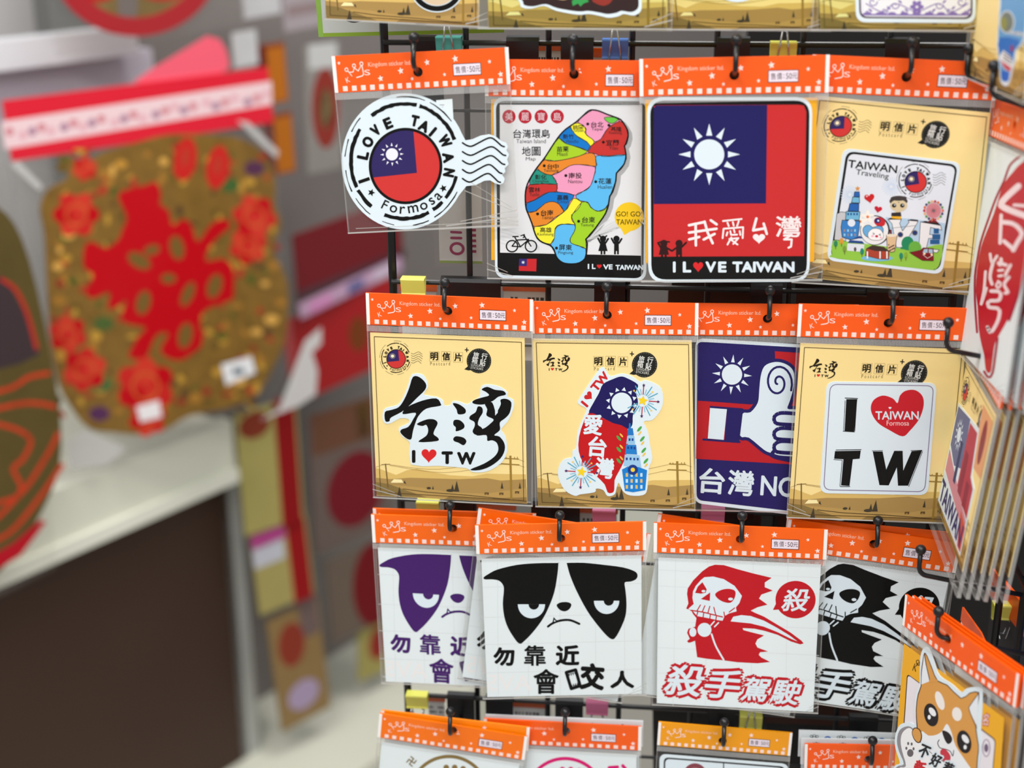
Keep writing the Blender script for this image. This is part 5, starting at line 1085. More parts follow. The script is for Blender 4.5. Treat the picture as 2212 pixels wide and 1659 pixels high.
pts = [(1330, -140), (1325, 20), (1345, 50), (1400, 55), (1480, 38), (1560, 70), (1700, 95), (1770, 90), (1850, 105), (1900, 115), (1960, 105), (1995, 90), (2060, 100), (2105, 70), (2110, 0), (2100, -160)]
st = sticker(r, T, z0a, pts, 3)
A = Art(T, z0a); cx, cy = 1715, -40
A.poly([(cx + (x - cx) * .95, cy + (y - cy) * .84) for x, y in pts], (56, 40, 40), 1, 3)
A.poly([(1660, 5), (1690, -20), (1740, -25), (1770, 10), (1735, 22), (1715, 42), (1700, 22), (1665, 38)], (60, 160, 84), 2)
A.poly([(1790, 0), (1830, -40), (1900, -40), (1920, 5), (1870, 38), (1815, 22)], (150, 56, 46), 2, 2); A.ell(1600, -40, 60, 40, (200, 170, 130), 2)
A.build('sticker_print', st, 0.0007)
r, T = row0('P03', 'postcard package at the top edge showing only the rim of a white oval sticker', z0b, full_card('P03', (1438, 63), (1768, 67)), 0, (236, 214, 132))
st = sticker(r, T, z0b, [(525 + 150 * math.cos(a), -110 + 122 * math.sin(a)) for a in [2 * math.pi * i / 36 for i in range(36)]])
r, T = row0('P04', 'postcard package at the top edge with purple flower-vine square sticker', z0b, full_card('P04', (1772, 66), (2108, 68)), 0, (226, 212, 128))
st = sticker(r, T, z0b, rounded([(1205, -700), (1935, -700), (1925, 136), (1222, 130)], 60))
A = Art(T, z0b); A.poly(rounded([(1228, -680), (1915, -680), (1906, 112), (1242, 106)], 48), (56, 30, 50), 1); A.poly(rounded([(1240, -670), (1905, -670), (1896, 102), (1252, 97)], 42), (236, 236, 246), 2); A.poly(rounded([(1256, -655), (1888, -655), (1880, 86), (1268, 82)], 30), (244, 244, 250), 3)
LV = (140, 118, 184)
for i in range(6):
    a = math.radians(60 * i); A.ell(1580 + 22 * math.cos(a), 40 + 22 * math.sin(a), 19, 13, LV, 5, 16, 60 * i)
A.ell(1580, 40, 8, 8, (244, 244, 250), 6, 12)
for sg in (-1, 1):
    for cx, cy, rr in ((1450, 30, 26), (1320, 10, 28), (1390, 62, 20), (1500, 72, 16), (1290, 70, 14)):
        X = 1580 + sg * (cx - 1580)
        A.line([(X + (rr - i * rr / 14) * math.cos(i * .55), cy + (rr - i * rr / 14) * math.sin(i * .55)) for i in range(12)], 6, LV, 5)
        A.ell(X + rr * 1.2, cy - rr * .8, 14, 6, LV, 5, 10, 40 * sg)
    A.line([(1580 + sg * 30, 60), (1580 + sg * 130, 20), (1580 + sg * 200, 70), (1580 + sg * 300, 20)], 6, LV, 5, s=5)
A.line([(1262, 84), (1580, 88), (1886, 86)], 9, LV, 5)
for i in range(9): A.ell(1290 + 72 * i, 80, 24, 10, LV, 5, 14)
A.build('sticker_print', st, 0.0007)
# hanging behind the top row
p = POSE['P00']; w, h = p['w'], p['h']
r = empty('sticker_package', frame_of('P00')); tag(r, 'grey package with green bottom edge behind the top row of postcards', 'sticker pack', 'packages on the far side of the rack')
solid('decal_sheet', [(-w / 2, -h / 2), (w / 2, -h / 2), (w / 2, h / 2), (-w / 2, h / 2)], -0.0003, 0.0003, mat((196, 200, 196), 0.45), r)
A = Art(); A.rect(-w / 2, -h / 2, w / 2, -h / 2 + .003, (140, 170, 60), 1); A.rect(-w / 2, -h / 2, -w / 2 + .004, h / 2, (140, 180, 80), 1); A.ring(-.045, -h / 2 + .024, .012, .012, .003, (40, 40, 40), 1); A.build('sheet_print', r, 0.0003)

# ================================================================ side wing packages
def unproj(x, y, d):
    v = _f + _R * ((x - 1106) / 3100) - _U * ((y - 829.5) / 3100); C0 = Vector((0, 0, 1.55))
    t = ((RO + RN * d - C0).dot(RN)) / v.dot(RN)
    return C0 + v * t
# W1: red brush-stroke package, several deep
WING = 'sticker packages on the side wing'
def wing_pack(key, label, hh, back=0.0, group=WING, hole=None, **kw):
    return package(key, label, hh, hole, group=group, back=back, bottom_fold=.2, **kw)
r, T = wing_pack('W1', 'front white package with red pepper-shaped brush lettering on the side wing', 0.026)
w, h = POSE['W1']['w'], POSE['W1']['h']
sh = solid('decal_sheet', [(-w / 2 + .003, -h / 2 + .002), (w / 2 - .003, -h / 2 + .002), (w / 2 - .003, h / 2 - .03), (-w / 2 + .003, h / 2 - .03)], -.0003, .0003, PAPER, r)
A = Art(T, zw1); CR = (196, 30, 50); CD = (168, 32, 64)
dy = (540 - 200) * 4.61
def lo(pts): return [(x, y + dy) for x, y in pts]
A.poly([(930, 560), (800, 680), (740, 730), (690, 790), (600, 900), (560, 1000), (500, 1200), (420, 1400), (370, 1540)] + lo([(330, 200), (318, 420), (335, 560), (345, 780), (375, 950), (400, 1050), (412, 1180), (440, 1225), (470, 1200), (495, 1000), (520, 900), (600, 760), (680, 600), (760, 360), (860, 100), (960, -300)]), CR, 1, 2)
A.line([(765, 630), (700, 680), (650, 740), (600, 880), (520, 1050), (440, 1270), (370, 1480)] + lo([(340, 60), (310, 260), (310, 520), (330, 820)]), 22, CD, 2, s=3)
A.line(lo([(535, 880), (510, 1060), (485, 1220), (445, 1270), (400, 1210)]), 24, CD, 2, s=3)
A.line(lo([(800, 240), (760, 380), (700, 560), (650, 700)]), 26, CD, 2, s=3)
PK = (250, 226, 232)
A.line([(745, 930), (580, 1090), (610, 1150), (850, 1240)], 62, PK, 3, s=4); A.line([(700, 1120), (830, 1130)], 30, PK, 3)
A.line([(572, 1220), (560, 1500)], 34, PK, 3); A.line([(580, 1290), (700, 1310), (780, 1400), (740, 1480), (690, 1570)], 44, PK, 3, s=3); A.line([(600, 1480), (700, 1565)], 40, PK, 3)
for s_, w_ in (([(462, 40), (480, 130), (530, 60)], 28), ([(490, 130), (460, 260), (480, 340)], 34), ([(570, 90), (570, 150), (545, 130), (620, 150)], 34), ([(545, 205), (590, 200)], 26), ([(545, 260), (580, 255)], 26), ([(540, 310), (570, 340), (540, 380), (520, 350), (545, 320)], 22), ([(665, 150), (610, 260), (650, 270), (600, 340), (640, 420), (610, 430)], 30), ([(415, 215), (400, 400), (372, 540), (425, 380)], 28), ([(470, 410), (560, 420), (550, 500), (450, 510), (450, 570), (550, 590), (540, 700), (470, 820), (435, 770)], 36)):
    A.line(lo(s_), w_, PK, 3, s=3)
A.build('decal_print', sh, 0.0003)
for i in range(3):
    c = copy_tree(r); c.matrix_world = frame_of('W1', 0.007 * (i + 1)) @ Matrix.Translation((0.0, -0.0035 * (i + 1), 0)) @ Matrix.Rotation(math.radians(0.5 * (-1) ** i), 4, 'Z')
    tag(c, 'white decal package layered behind the front red brush-lettered one on the wing', 'sticker pack', 'layers behind the red lettered package')
# W2: postcard stack seen almost edge-on
p2 = dict(POSE['W2']); M2 = orient(*p2['r'])
hhx = .0262
def grow(q, w, h, up, dn, side):
    H = homography([(-w / 2, h / 2), (w / 2, h / 2), (w / 2, -h / 2), (-w / 2, -h / 2)], w, h)
    return H
POSE['W2p'] = dict(p=[a + b for a, b in zip(p2['p'], (M2.col[1] * 0.011))], r=p2['r'], w=.132, h=.174, q=[[0, 0], [132, 0], [132, 174], [0, 174]])
r, T = wing_pack('W2p', 'front postcard package of the stack seen nearly edge-on on the wing', 0.0262)
q = [(7, 34), (125, 34), (125, 156), (7, 156)]
pc, fit = postcard('W2p', r, q, left='stamp')
st = solid('sticker', [T(x, y) for x, y in ((14, 66), (90, 58), (98, 92), (112, 96), (112, 150), (12, 150))], SZ, .0007, VINYL, r)
A = Art(T)
A.poly([(16, 68), (60, 62), (66, 100), (40, 108), (16, 100)], (104, 110, 150), 1); A.poly([(62, 64), (88, 62), (95, 94), (108, 98), (108, 122), (62, 116)], (190, 60, 76), 1); A.poly([(16, 104), (40, 110), (108, 124), (108, 134), (16, 122)], (214, 140, 150), 1); A.sun(36, 84, 6, 8, 13, WHITE, 2)
A.rect(46, 84, 54, 118, (50, 52, 100), 2); A.rect(66, 84, 78, 118, (150, 40, 60), 2); A.rect(86, 100, 98, 120, (150, 40, 60), 2)
A.t('TAIWAN', 60, 138, 18, (60, 56, 110), 3, w=92, b=.03); A.poly([(88, 124), (110, 128), (110, 148), (98, 148)], (214, 90, 70), 2)
A.build('sticker_print', st, .0007)
A = Art(T); A.poly([(86, 40), (122, 40), (122, 84), (92, 86)], (236, 170, 120), 1); A.ell(106, 62, 7, 17, (150, 60, 60), 2); A.build('corner_print', pc, .00045)
for i in range(5):
    c = copy_tree(r); c.matrix_world = frame_of('W2p', 0.0065 * (i + 1)) @ Matrix.Rotation(math.radians(0.8 * math.sin(i * 2.1)), 4, 'Z')
    tag(c, 'postcard package layered behind the front one of the edge-on stack', 'sticker pack', 'layers of the edge-on postcard stack')
# W3: dog package
p3 = POSE['W3']; M3 = orient(*p3['r'])
POSE['W3p'] = dict(p=[a - b for a, b in zip(p3['p'], (M3.col[1] * (0.085 - 0.013)))], r=p3['r'], w=.134, h=.17, q=None)
def proj_q(key):
    P = POSE[key]; F = Matrix.Translation(Vector(P['p'])) @ orient(*P['r']).to_4x4(); out = []
    for x, y in ((-1, 1), (1, 1), (1, -1), (-1, -1)):
        d = F @ Vector((x * P['w'] / 2, y * P['h'] / 2, 0)) - Vector((0, 0, 1.55)); z = d.dot(_f)
        out.append([1106 + 3100 * d.dot(_R) / z, 829.5 - 3100 * d.dot(_U) / z])
    return out
POSE['W3p']['q'] = proj_q('W3p')
_F = frame_of('W3p'); _t0 = _F.inverted() @ unproj(2022, 1374, .155); _d0 = _F.inverted().to_3x3() @ WWD; _h0 = _t0 - _d0 * (_t0.z / _d0.z)   # where the peg passes through the card
r, T = wing_pack('W3p', 'front package with cartoon shiba dog holding a white bone sign on the side wing', 0.0262, hole_xy=(_h0.x, _h0.y))
pc = solid('backing_card', local(T, zw3, [(140, 485), (1085, 1190), (1010, 2300), (40, 1800)]), -.0006, -.0002, mat((244, 178, 36), .5), r)
A = Art(T, zw3)
A.poly(rounded([(170, 765), (1010, 1390), (960, 2000), (120, 1500)], 40), (60, 40, 50), 1); A.poly(rounded([(178, 778), (1002, 1398), (952, 1990), (130, 1490)], 36), (238, 232, 240), 2)
for (x, y) in ((272, 655),): A.ring(x, y, 14, 16, 7, INK, 2, n=16)
A.t('K', 250, 710, 70, INK, 2, w=40, rot=20); A.line([(262, 675), (285, 690), (292, 660)], 7, INK, 2)
A.t('名', 915, 1200, 130, (196, 60, 70), 3, b=.05, rot=10, w=70); A.t('名', 915, 1200, 112, (250, 236, 236), 4, b=.0, rot=10, w=56)
A.ring(920, 1470, 34, 80, 8, (150, 120, 150), 3, n=30); A.ell(920, 1470, 20, 40, (120, 100, 130), 3, 20)
A.build('card_print', pc, -.0002)
dog_out = [(340, 518), (385, 530), (430, 640), (470, 760), (520, 812), (600, 862), (690, 940), (740, 905), (830, 890), (885, 915), (890, 1010), (885, 1150), (875, 1300), (880, 1440), (850, 1650), (800, 1800), (760, 2000), (300, 1950), (40, 1800), (60, 1640), (110, 1610), (70, 1480), (65, 1360), (110, 1250), (200, 1225), (255, 1240), (250, 1100), (260, 960), (295, 870), (298, 760), (305, 600)]
st = sticker(r, T, zw3, dog_out, 3, 0.0, .0006)
A = Art(T, zw3); TAN = (222, 160, 84); DL = (70, 46, 40)
A.poly([(342, 566), (372, 600), (420, 720), (470, 830), (560, 870), (690, 995), (770, 945), (862, 940), (850, 1060), (835, 1290), (858, 1440), (850, 1560), (800, 1780), (500, 1850), (300, 1500), (270, 1280), (262, 1100), (280, 960), (308, 880), (310, 760), (325, 640)], DL, 1, 2)
A.poly([(344, 580), (368, 606), (414, 724), (466, 838), (556, 878), (688, 1004), (772, 954), (852, 950), (842, 1060), (827, 1290), (850, 1440), (842, 1556), (792, 1770), (510, 1830), (310, 1490), (280, 1276), (270, 1100), (288, 966), (316, 884), (318, 760), (332, 650)], TAN, 2, 2)
A.poly([(340, 590), (352, 660), (392, 838), (315, 868), (318, 760)], (236, 240, 248), 3); A.line([(346, 585), (360, 680), (396, 838)], 7, DL, 4)
A.poly([(855, 955), (840, 1260), (800, 1180), (764, 1100), (780, 1050), (820, 1000)], (236, 240, 248), 3); A.line([(855, 955), (780, 1060), (768, 1110), (838, 1280)], 7, DL, 4, s=3)
A.line([(388, 835), (470, 832)], 26, TAN, 5, cap=False)
A.poly([(556, 1240), (600, 1320), (640, 1450), (740, 1600), (800, 1700), (780, 1800), (480, 1830), (330, 1600), (310, 1320), (380, 1350), (450, 1345), (510, 1310)], (242, 244, 250), 3, 3)
A.ell(490, 1020, 38, 92, (246, 240, 236), 4, 24, -18); A.ell(652, 1148, 46, 66, (246, 240, 236), 4, 24, -10)
for x, y in ((408, 1155), (720, 1410)):
    A.ell(x, y, 66, 110, (38, 32, 34), 5, 30, -12); A.ell(x + 12, y - 28, 26, 48, (244, 246, 252), 6, 20, -35); A.ell(x - 18 + (28 if x > 500 else 0), y + 22 + (28 if x > 500 else 0), 15, 22, (244, 246, 252), 6, 14)
A.poly([(516, 1302), (570, 1320), (605, 1370), (600, 1410), (570, 1430), (545, 1405), (520, 1345)], (40, 34, 36), 6, 3)
A.line([(485, 1390), (470, 1420), (490, 1465), (540, 1478), (590, 1500), (612, 1545), (622, 1490)], 7, (40, 34, 36), 6, s=3)
A.poly([(498, 1490), (540, 1478), (592, 1545), (570, 1610), (520, 1590), (498, 1540)], (206, 60, 76), 6, 3)
A.poly([(85, 1400), (110, 1300), (190, 1262), (250, 1300), (300, 1400), (420, 1520), (600, 1640), (760, 1760), (740, 1980), (310, 1930), (60, 1790), (80, 1650), (150, 1620), (105, 1500)], (150, 146, 152), 7, 3); A.poly([(120, 1400), (140, 1320), (200, 1278), (250, 1320), (300, 1410), (420, 1530), (600, 1650), (750, 1770), (730, 1970), (310, 1920), (80, 1790), (100, 1660), (170, 1640), (135, 1500)], (246, 246, 250), 8, 3)
A.poly([(226, 1320), (250, 1275), (300, 1290), (322, 1350), (310, 1410), (280, 1420), (245, 1385)], DL, 9, 3); A.poly([(232, 1322), (254, 1284), (295, 1297), (314, 1350), (303, 1402), (280, 1410), (250, 1378)], TAN, 10, 3)
A.ell(212, 1515, 30, 36, (110, 104, 108), 10); [A.ell(x, y, 10, 15, (110, 104, 108), 10, 12) for x, y in ((175, 1470), (192, 1425), (225, 1430), (243, 1475))]
for ch, x, y, h_ in (('不', 345, 1500, 125), ('好', 455, 1585, 130), ('惹', 570, 1665, 130)): A.t(ch, x, y, h_ + 34, WHITE, 10, b=.09, rot=24, w=130); A.t(ch, x, y, h_, (40, 36, 38), 11, b=.04, rot=24, w=105)
for ch, x, y in (('新', 300, 1650), ('手', 400, 1730)): A.t(ch, x, y, 130, (206, 40, 50), 11, b=.05, rot=24, w=110)
A.build('sticker_print', st, .0006)
for i in range(2):
    c = copy_tree(r); c.matrix_world = frame_of('W3p', 0.006 * (i + 1)) @ Matrix.Translation((0.001 * (i + 1), -0.0015 * (i + 1), 0))
    tag(c, 'orange headed package layered behind the front dog package', 'sticker pack', 'layers behind the dog package')
# W0: watercolour map postcard
r, T = wing_pack('W0', 'postcard package with blue watercolour map sticker at the top corner of the wing', 0.0262)
q = px(zw0, [(330, -1200), (1330, -1000), (1200, 1560), (180, 1155)])
T0 = rectifier('W0'); w, h = POSE['W0']['w'], POSE['W0']['h']
pc, fit = postcard('W0', r, [(POSE['W0']['q'][0][0] * (1 - u) * (1 - v) + POSE['W0']['q'][1][0] * u * (1 - v) + POSE['W0']['q'][2][0] * u * v + POSE['W0']['q'][3][0] * (1 - u) * v, POSE['W0']['q'][0][1] * (1 - u) * (1 - v) + POSE['W0']['q'][1][1] * u * (1 - v) + POSE['W0']['q'][2][1] * u * v + POSE['W0']['q'][3][1] * (1 - u) * v) for u, v in ((.03, .22), (.97, .22), (.97, .985), (.03, .985))])
st = sticker(r, T, zw0, [(740, -200), (1100, -150), (1120, 300), (1060, 640), (960, 740), (940, 900), (880, 1100), (850, 1230), (800, 1290), (720, 1230), (700, 1050), (665, 950), (680, 830), (660, 680), (680, 400), (700, 100)], 3)
A = Art(T, zw0)
A.poly([(760, -180), (1080, -130), (1100, 300), (1040, 620), (940, 740), (915, 900), (860, 1080), (840, 1200), (790, 1225), (730, 1190), (715, 1050), (690, 800), (690, 400), (720, 100)], (110, 164, 214), 1, 3)
A.poly([(700, 560), (980, 590), (990, 660), (920, 780), (890, 900), (710, 800)], (60, 120, 200), 2, 2); A.poly([(730, 1050), (860, 1080), (840, 1195), (790, 1220), (730, 1190)], (40, 110, 206), 2)
A.ell(815, 330, 112, 170, (236, 240, 246), 2); A.ell(815, 330, 98, 155, (120, 128, 120), 3); A.ell(770, 350, 50, 100, (146, 146, 80), 4)
A.t('Castejon', 960, 500, 80, (240, 244, 250), 3, b=.09, rot=8, w=240); A.t('Castejon', 960, 500, 70, (110, 90, 90), 4, rot=8, w=225)
A.poly([(700, 850), (760, 750), (880, 850), (900, 960), (870, 1085), (780, 1030), (720, 950)], (240, 240, 244), 4); A.poly([(712, 900), (880, 1010), (868, 1075), (780, 1020)], (200, 70, 90), 5)
for i in range(3): A.line([(762, 790 + 45 * i), (880, 870 + 45 * i)], 16, (96, 80, 84), 5, cap=False)
A.rect(870, 680, 905, 770, (170, 50, 70), 5)
A.build('sticker_print', st, .0007)

# ================================================================ hooks
for key, hp, rz, lab in (('P11', (903, 155), 1.4248, 'peg hook carrying the round postmark package'), ('P12', (1240, 160), 1.4248, 'peg hook carrying the island map package'), ('P13', (1586, 162), 1.4248, 'peg hook carrying the flag package'), ('P14', (1958, 166), 1.4248, 'peg hook carrying the cartoon travel postcard'),
    ('P21', (968, 671), 1.2322, 'peg hook carrying the black brush-lettered postcard'), ('P22', (1312, 680), 1.2322, 'peg hook carrying the island fireworks postcard'), ('P23', (1658, 688), 1.2322, 'peg hook carrying the thumbs-up package'), ('P24', (1919, 697), 1.2322, 'peg hook carrying the bold I heart TW postcard'),
    ('P31', (979, 1140), 1.0365, 'peg hook carrying the purple bulldog package'), ('P32', (1212, 1162), 1.0365, 'peg hook carrying the black bulldog package'), ('P33', (1599, 1164), 1.0365, 'peg hook carrying the red reaper package'), ('P34', (1887, 1174), 1.0365, 'peg hook carrying the black reaper package'),
    ('P41', (979, 1576), .8408, 'peg hook carrying the gold drawing package'), ('P42', (1223, 1577), .8408, 'peg hook carrying the magenta drawing package'), ('P43', (1561, 1599), .8408, 'peg hook carrying the yellow headed package'), ('P44', (1876, 1639), .8408, 'peg hook carrying the orange package beside the dog package')):
    X = world_of(key, *hp); hook(lab, X, (X - RO).dot(RN), rz)
for key, lab in (('P01', 'peg hook carrying the black-ringed sticker postcard'), ('P02', 'peg hook carrying the food sticker postcard'), ('P03', 'peg hook carrying the oval sticker postcard'), ('P04', 'peg hook carrying the flower-vine postcard')):
    P = POSE[key]; X = frame_of(key) @ Vector((0, P['h'] / 2 - .0131, 0)); hook(lab, X, (X - RO).dot(RN), 1.617)
for (x, y, d, lab) in ((2087, 168, .045, 'wing peg hook beside the price label of the cartoon travel postcard'), (2140, 208, .105, 'wing peg hook in front of the watercolour map postcard'), (2043, 755, .10, 'wing peg hook over the bold I heart TW postcard'), (1984, 1240, .11, 'wing peg hook over the black reaper package'), (2022, 1374, .155, 'wing peg hook carrying the dog package')):
    tip = unproj(x, y, d); wd = WWD
    rc = .036 if 'dog' in lab else .0215
    X = tip - wd * rc
    dist = .403 - (X - RO).dot(RU)
    hook(lab, X, dist, 0, plate=False, wing=True, reach=rc)
for (x, y, rz, lab) in ((1130, 100, 1.4248, 'bare hook holder between the two hooks of the upper rail'), (1050, 610, 1.2322, 'bare hook holder beside the brush-lettered postcard hook'), (1080, 1512, .8408, 'bare hook holder above the gold and magenta drawing packages'), (1180, 1100, 1.0365, 'bare hook holder beside the black bulldog hook')):
    s = (unproj(x, y, 0) - RO).dot(RU); bare_plate(lab, s, rz)

# ================================================================ binder clips
CLIPS = 'coloured binder clips on the rails'
def clip(x, y, col, label, sc=1.0, flip=1, up=False):
    c = unproj(x, y, 0.010); M = Matrix.Translation(c) @ BASIS.to_4x4()
    o = empty('binder_clip', M); tag(o, label, 'binder clip', CLIPS)
    w = .0098 * sc; m = mat(col, .3, .5)
    prof = [(.0, .0052), (.0, -.0052), (-.0005, -.0058), (-.001, -.0052), (-.013, -.0012), (-.0145, -.0006), (-.0145, .0006), (-.013, .0012), (-.001, .0052)]
    prof = [(.005, .0050), (.005, -.0050), (.004, -.0055), (-.008, -.0015), (-.0095, -.0022), (-.0105, -.0012), (-.0095, -.0004), (-.008, -.0006), (.0036, -.0042), (.0042, -.0038), (.0042, .0038), (.0036, .0042), (-.008, .0006), (-.0095, .0004), (-.0105, .0012), (-.0095, .0022), (-.008, .0015), (.004, .0055)]
    n = len(prof); v = [(sx * w, p[0] * flip * sc, p[1]) for sx in (-1, 1) for p in prof]
    f = [(i, (i + 1) % n, (i + 1) % n + n, i + n) for i in range(n)] + [tuple(range(n))[::-1], tuple(range(n, 2 * n))]
    mesh_obj('clip_body', v, f, m, o)
    st = mat((200, 200, 205), .25, .5, metal=.9)
    lev = [[(-w * .35, -.0095 * flip, -.0016), (-w * .55, -.014 * flip, -.003), (-w * .30, -.026 * flip, -.005), (w * .30, -.026 * flip, -.005), (w * .55, -.014 * flip, -.003), (w * .35, -.0095 * flip, -.0016)]]
    if up: lev.append([(-w * .45, -.0098 * flip, .0022), (-w * .40, -.004 * flip, .0052), (-w * .18, .013 * flip, .0085), (w * .18, .013 * flip, .0085), (w * .40, -.004 * flip, .0052), (w * .45, -.0098 * flip, .0022)])
    else: lev.append([(-w * .45, -.0095 * flip, .0018), (-w * .60, -.013 * flip, .0036), (-w * .25, -.025 * flip, .0062), (w * .25, -.025 * flip, .0062), (w * .60, -.013 * flip, .0036), (w * .45, -.0095 * flip, .0018)])
    for pth in lev:
        v, f = tube(pth, .0007, 6); mesh_obj('clip_lever', v, f, st, o, smooth=True)
YEL = (236, 236, 110)
clip(970, 92, (96, 206, 196), 'teal binder clip near the round postmark package', up=True); clip(1329, 98, (84, 136, 222), 'blue binder clip above the island map package', up=True); clip(1692, 104, YEL, 'yellow binder clip above the flag package', up=True)
clip(893, 612, YEL, 'yellow binder clip above the brush-lettered postcard'); clip(925, 1092, YEL, 'yellow binder clip above the purple bulldog package'); clip(1305, 1110, (226, 130, 170), 'pink binder clip above the front black bulldog package'); clip(1540, 1104, (226, 130, 170), 'pink binder clip below the thumbs-up package')
clip(901, 1508, YEL, 'yellow binder clip below the purple bulldog package'); clip(1290, 1522, (226, 120, 160), 'pink binder clip below the black bulldog package'); clip(1622, 1552, YEL, 'yellow binder clip below the red reaper package', up=True)
c = unproj(2170, 1315, .10)
clip(2170, 1315, YEL, 'yellow binder clip hanging low on the side wing')

# ================================================================ packages on the far side of the rack
FAR = 'packages on the far side of the rack'
def far_pack(x0, y0, x1, y1, label, kind='label', d=-0.03, col=(232, 232, 232)):
    a = unproj(x0, y0, d); b = unproj(x1, y1, d); c = (a + b) / 2
    w = (b - a).dot(RU); h = a.z - b.z
    o = empty('sticker_package', Matrix.Translation(c) @ BASIS.to_4x4()); tag(o, label, 'sticker pack', FAR)
    P = [(-w / 2, -h / 2), (w / 2, -h / 2), (w / 2, h / 2), (-w / 2, h / 2)]
    solid('back_sheet', P, -.0006, .0, mat(col, .5), o)
    if kind == 'label':
        solid('header_card', [(-w / 2 - .001, h / 2 - .004), (w / 2 + .001, h / 2 - .004), (w / 2 + .001, h / 2 + .003), (-w / 2 - .001, h / 2 + .003)], -.0008, .0006, mat((226, 96, 30), .4), o)
        A = Art()
        for j in range(4):
            for i in range(9):
                if random.random() < .85: A.rect(-w / 2 + w * (.06 + .1 * i), h / 2 - .012 - j * .005, -w / 2 + w * (.06 + .1 * i + random.uniform(.04, .085)), h / 2 - .0092 - j * .005, (50, 48, 50), 1)
        A.build('back_print', o, 0)
    mesh_obj('bag', [(-w / 2 - .004, -h / 2 - .003, .0012), (w / 2 + .004, -h / 2 - .003, .0012), (w / 2 + .004, h / 2, .0012), (-w / 2 - .004, h / 2, .0012)], [(0, 1, 2, 3)], FILM_BACK, o)
    return o, w, h
far_pack(1088, 618, 1180, 780, 'white label back showing under the rail below the island map package')
far_pack(866, 618, 946, 780, 'white label back showing behind the brush-lettered postcard header')
far_pack(925, 1506, 964, 1660, 'white label back showing between the clips under the purple bulldog')
far_pack(1108, 1518, 1184, 1660, 'white label back showing under the black bulldog package')
far_pack(1160, 98, 1216, 250, 'white label back showing beside the island map hook')
far_pack(1280, 112, 1332, 260, 'white label back showing beside the blue clip')
far_pack(1027, 1090, 1114, 1240, 'white label back showing above the bulldog packages')
far_pack(1245, 1098, 1330, 1240, 'white label back showing beside the pink clip above the bulldog')
o, w, h = far_pack(943, 300, 1042, 570, 'white sheet with dark pink letters and green edge behind the postmark package', 'text', -.02, (222, 222, 218))
A = Art(); PKD = (160, 40, 90)
A.rect(-w / 2, -h / 2, w / 2, -h / 2 + .0022, (150, 170, 90), 1); A.ring(-.003, -h / 2 + .0125, .0052, .0045, .0024, PKD, 1, n=24); A.line([(-.0075, -h / 2 + .0215), (.0005, -h / 2 + .0215)], .0024, PKD, 1); A.line([(-.0075, -h / 2 + .0265), (.0005, -h / 2 + .0262)], .0022, PKD, 1)
for i in range(5): A.line([(.0075, -h / 2 + .0105 + .0045 * i), (.0130, -h / 2 + .0105 + .0045 * i)], .0023, PKD, 1, cap=False)
A.build('back_print', o, 0)
DARK = (34, 28, 28)
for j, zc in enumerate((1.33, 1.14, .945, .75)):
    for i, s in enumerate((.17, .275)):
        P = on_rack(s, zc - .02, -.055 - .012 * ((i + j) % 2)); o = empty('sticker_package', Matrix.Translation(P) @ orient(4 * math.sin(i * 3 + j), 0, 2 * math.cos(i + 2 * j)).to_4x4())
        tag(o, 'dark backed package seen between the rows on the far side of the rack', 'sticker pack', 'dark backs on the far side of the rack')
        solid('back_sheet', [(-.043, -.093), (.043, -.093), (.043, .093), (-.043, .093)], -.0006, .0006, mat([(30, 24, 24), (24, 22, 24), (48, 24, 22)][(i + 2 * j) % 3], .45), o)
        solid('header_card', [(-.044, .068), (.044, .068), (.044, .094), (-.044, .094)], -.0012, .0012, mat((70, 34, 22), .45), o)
# packages hanging on the outer side of the wing
for (s, zc, d, c1, lab) in ((.43, 1.12, .05, (176, 60, 40), 'red orange package hanging behind the wing rods'), (.445, 1.02, .10, (96, 130, 190), 'blue package hanging low behind the wing rods'), (.45, .93, .13, (226, 226, 230), 'pale package with orange header beyond the wing rods'), (.425, .90, .03, (60, 60, 66), 'dark grey package low behind the wing rods'), (.44, 1.22, .02, (200, 196, 196), 'light grey package high behind the wing rods')):
    o = empty('sticker_package', Matrix.Translation(on_rack(s, zc, d)) @ orient(-82, 0, 3).to_4x4()); tag(o, lab, 'sticker pack', FAR)
    solid('back_sheet', [(-.06, -.08), (.06, -.08), (.06, .055), (-.06, .055)], -.001, .001, mat(c1, .5), o); solid('header_card', [(-.062, .055), (.062, .055), (.062, .08), (-.062, .08)], -.0015, .0015, mat(ORANGE, .4), o)

P = unproj(2104, 1352, .11); o = empty('sticker_package', Matrix.Translation(P + Vector((0, 0, -.045))) @ orient(-80, 0, -3).to_4x4() @ Matrix.Scale(.6, 4)); tag(o, 'clear package with crumpled orange header just below the edge-on postcard stack', 'sticker pack', WING)
solid('header_card', [(-.045, .058), (.045, .05), (.045, .074), (.02, .08), (-.045, .078)], -.0012, .0012, mat((240, 92, 20), .35), o); solid('decal_sheet', [(-.044, -.07), (.044, -.07), (.044, .05), (-.044, .056)], -.0004, .0004, PAPER, o)
v, f = film_sheet(-.047, .047, -.073, .09, .004, .006, seed=5); mesh_obj('bag_front', v, f, FILM, o, smooth=True)

